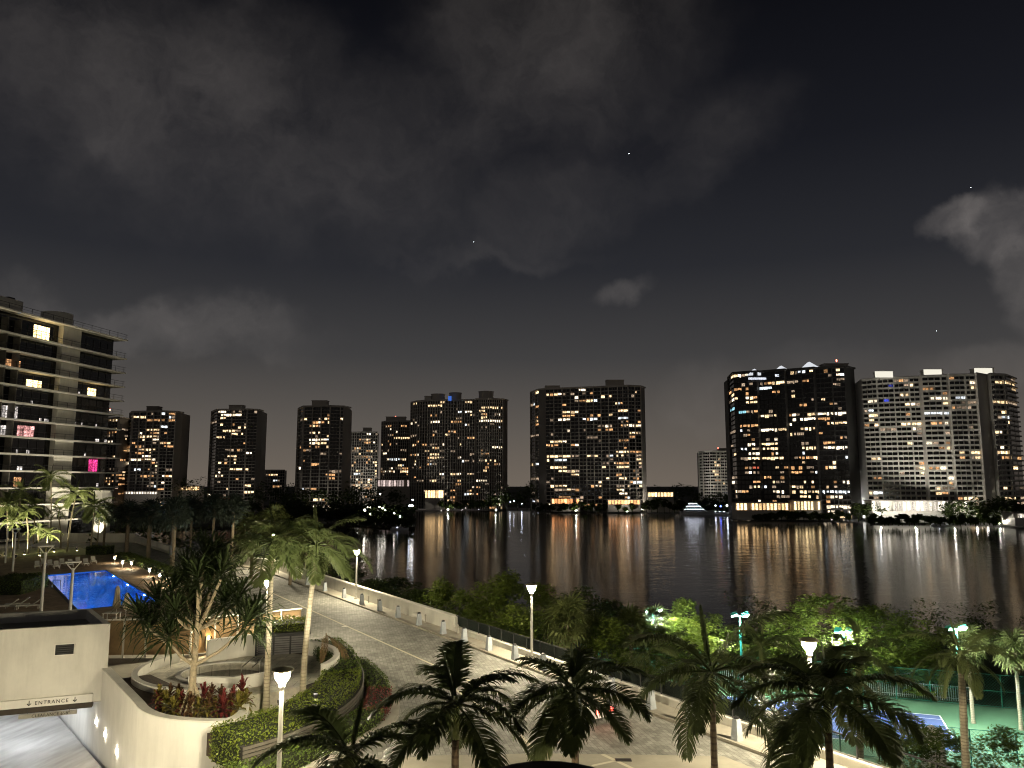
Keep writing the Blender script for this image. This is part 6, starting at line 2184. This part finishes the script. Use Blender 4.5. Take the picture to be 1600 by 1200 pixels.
def bwin(x0, x1, f, m, frac=1.0):
    z = top_z - (4.3 + (f - 1) * fhb)
    hh = (4.0 if f == 1 else fhb - 0.3) * frac
    nb = max(2, int((x1 - x0) / 0.8))
    w_ = (x1 - x0) / nb
    wnd = MB().box(x0, -0.05, z + 0.05, x1, -0.01, z + 0.1).build("lit_window", DARKM, LBw)
    for i in range(nb):
        for zz0, zz1 in ((0.1, hh * 0.6), (hh * 0.64, hh * 0.96)):
            MB().box(x0 + i * w_ + 0.05, -0.045, z + zz0, x0 + (i + 1) * w_ - 0.05, -0.02, z + zz1).build("pane", m, wnd)


def bx(u):
    """position along the face of the picture column u"""
    k = ray(u, 640)
    den = k.x * bd.y - k.y * bd.x
    # A0 + bd*x = t*k
    return (A0.x * k.y - A0.y * k.x) / den


YEL = emit("flat_yellow", (1.0, 0.72, 0.30), 3.0, True, True)
PINK = emit("flat_pink", (1.0, 0.06, 0.30), 1.0, True, True)
ROSE = emit("flat_rose", (1.0, 0.45, 0.42), 0.7, True, True)
WHT = emit("flat_white", (0.95, 0.86, 0.80), 0.6, True, True)
ORG = emit("flat_orange", (1.0, 0.50, 0.22), 0.4, True, True)
MB().box(bx(82), -1.2, -3, bx(111), -0.003, top_z - 0.3).build("core_wall", STUCCO, LBw)
for i, x_ in enumerate((32, 41, 50)):  # fill lights added to brighten the balcony slabs
    g = A0 + bd * x_ + bn * 9.0
    t = thing("ground_fill_light", "added fill light before the left balcony building, %s from the left edge" % ORD[i], "floodlight", (g.x, g.y, DK + 0.013), 0, "added fill lights before the balcony building")
    MB().lathe([(0.2, 0.0), (0.2, 0.12), (0.22, 0.12), (0.22, 0.4), (0.21, 0.4), (0.21, 0.13)], 10, caps=False).build("housing", DARKM, t)
    MB().lathe([(0.19, 0.11), (0.19, 0.14)], 10).build("lens", emit("ground_fill_lens", (1.0, 0.9, 0.7), 60.0), t)
    ld = bpy.data.lights.new("floodlight", 'SPOT')
    ld.energy = 2800
    ld.color = (1.0, 0.90, 0.68)
    ld.spot_size = math.radians(120)
    ld.spot_blend = 0.7
    lo = bpy.data.objects.new("floodlight", ld)
    COL.objects.link(lo)
    lo.parent = t
    lo.location = (0, 0, 0.45)
    lo.rotation_euler = Vector((bn.x * 0.35, bn.y * 0.35, -1)).to_track_quat('Z', 'Y').to_euler()
bwin(bx(42), bx(68), 1, YEL, 0.8)
bwin(bx(134), bx(148), 4, YEL, 0.7)
bwin(bx(37), bx(62), 4, YEL, 0.6)
bwin(bx(2), bx(28), 6, WHT, 0.9)
bwin(bx(29), bx(56), 7, ROSE, 0.8)
bwin(bx(144), bx(158), 9, PINK, 0.95)
bwin(bx(2), bx(26), 3, ORG, 0.6)
bwin(bx(30), bx(42), 10, ORG, 0.7)
bwin(bx(0), bx(20), 7, WHT, 0.7)
for u_, f_, w_u in ((47, 5, 3), (62, 6, 4), (70, 6, 7), (128, 6, 2), (118, 6, 2), (150, 6, 3), (30, 8, 4), (46, 8, 5), (152, 7, 6), (166, 7, 4), (33, 9, 9), (120, 4, 3), (158, 10, 4), (136, 8, 3)):
    bwin(bx(u_), bx(u_ + w_u), f_, WHT, 0.28)  # added small glowing panes for white reflections and lamps on the glass
# rooftop: stair tower, rounded tank screen, parapet
MB().box(bx(-60), 1.5, top_z + 0.003, bx(33), 8, top_z + 3.0).build("roof_house", STUCCO, LBw)
MB().lathe([(3.0, 0), (3.0, 3.2)], 28, (bx(104), 4, top_z + 0.003)).build("roof_drum", STUCCO, LBw)
MB().box(bx(20), 3, top_z + 3.003, bx(30), 5, top_z + 3.7).build("roof_unit", DARKM, LBw)
# pale ground-floor blocks behind the palms
for (u0, u1, v0, v1, lab) in ((58, 98, 765, 800, "pale rounded ground-floor block behind the pool palms"), (146, 158, 766, 796, "pale square pier behind the palm with the dark trunk")):
    Y = 160.0
    p0, p1 = AT(u0, v1, Y), AT(u1, v1, Y)
    zt = AT(u0, v0, Y).z
    t = thing("entrance_block", lab, "building", (p0.x, Y, 0))
    MB().box(0, 0, 1.0, p1.x - p0.x, 4, zt - 0.25).build("wall", STUCCO, t)
    MB().box(-0.2, -0.2, zt - 0.247, p1.x - p0.x + 0.2, 4.2, zt).build("roof_slab", STUCCO_W, t)
far_wood("left_grove", [(120, 330, 792, 168), (0, 200, 815, 150), (160, 330, 800, 150)], 33, 0.7, LEAFD)
tag(bpy.data.objects["left_grove"], "dark grove behind the bend of the drive", "trees")

# a few stars
STAR = emit("star", (0.85, 0.95, 1.0), 6.0, False)
sm_ = MB().lathe([(0.3, -1.5), (1.5, -0.8), (1.8, 0), (1.5, 0.8), (0.3, 1.5)], 8).mesh("star", STAR)
for i, (u, v) in enumerate(((983, 240), (1517, 293), (1463, 517), (740, 378))):
    d = ray(u, v).normalized()
    struct(put("star", sm_, None, Vector((0, 0, HC)) + d * 6000, None, 1.5 if i == 0 else 0.8))
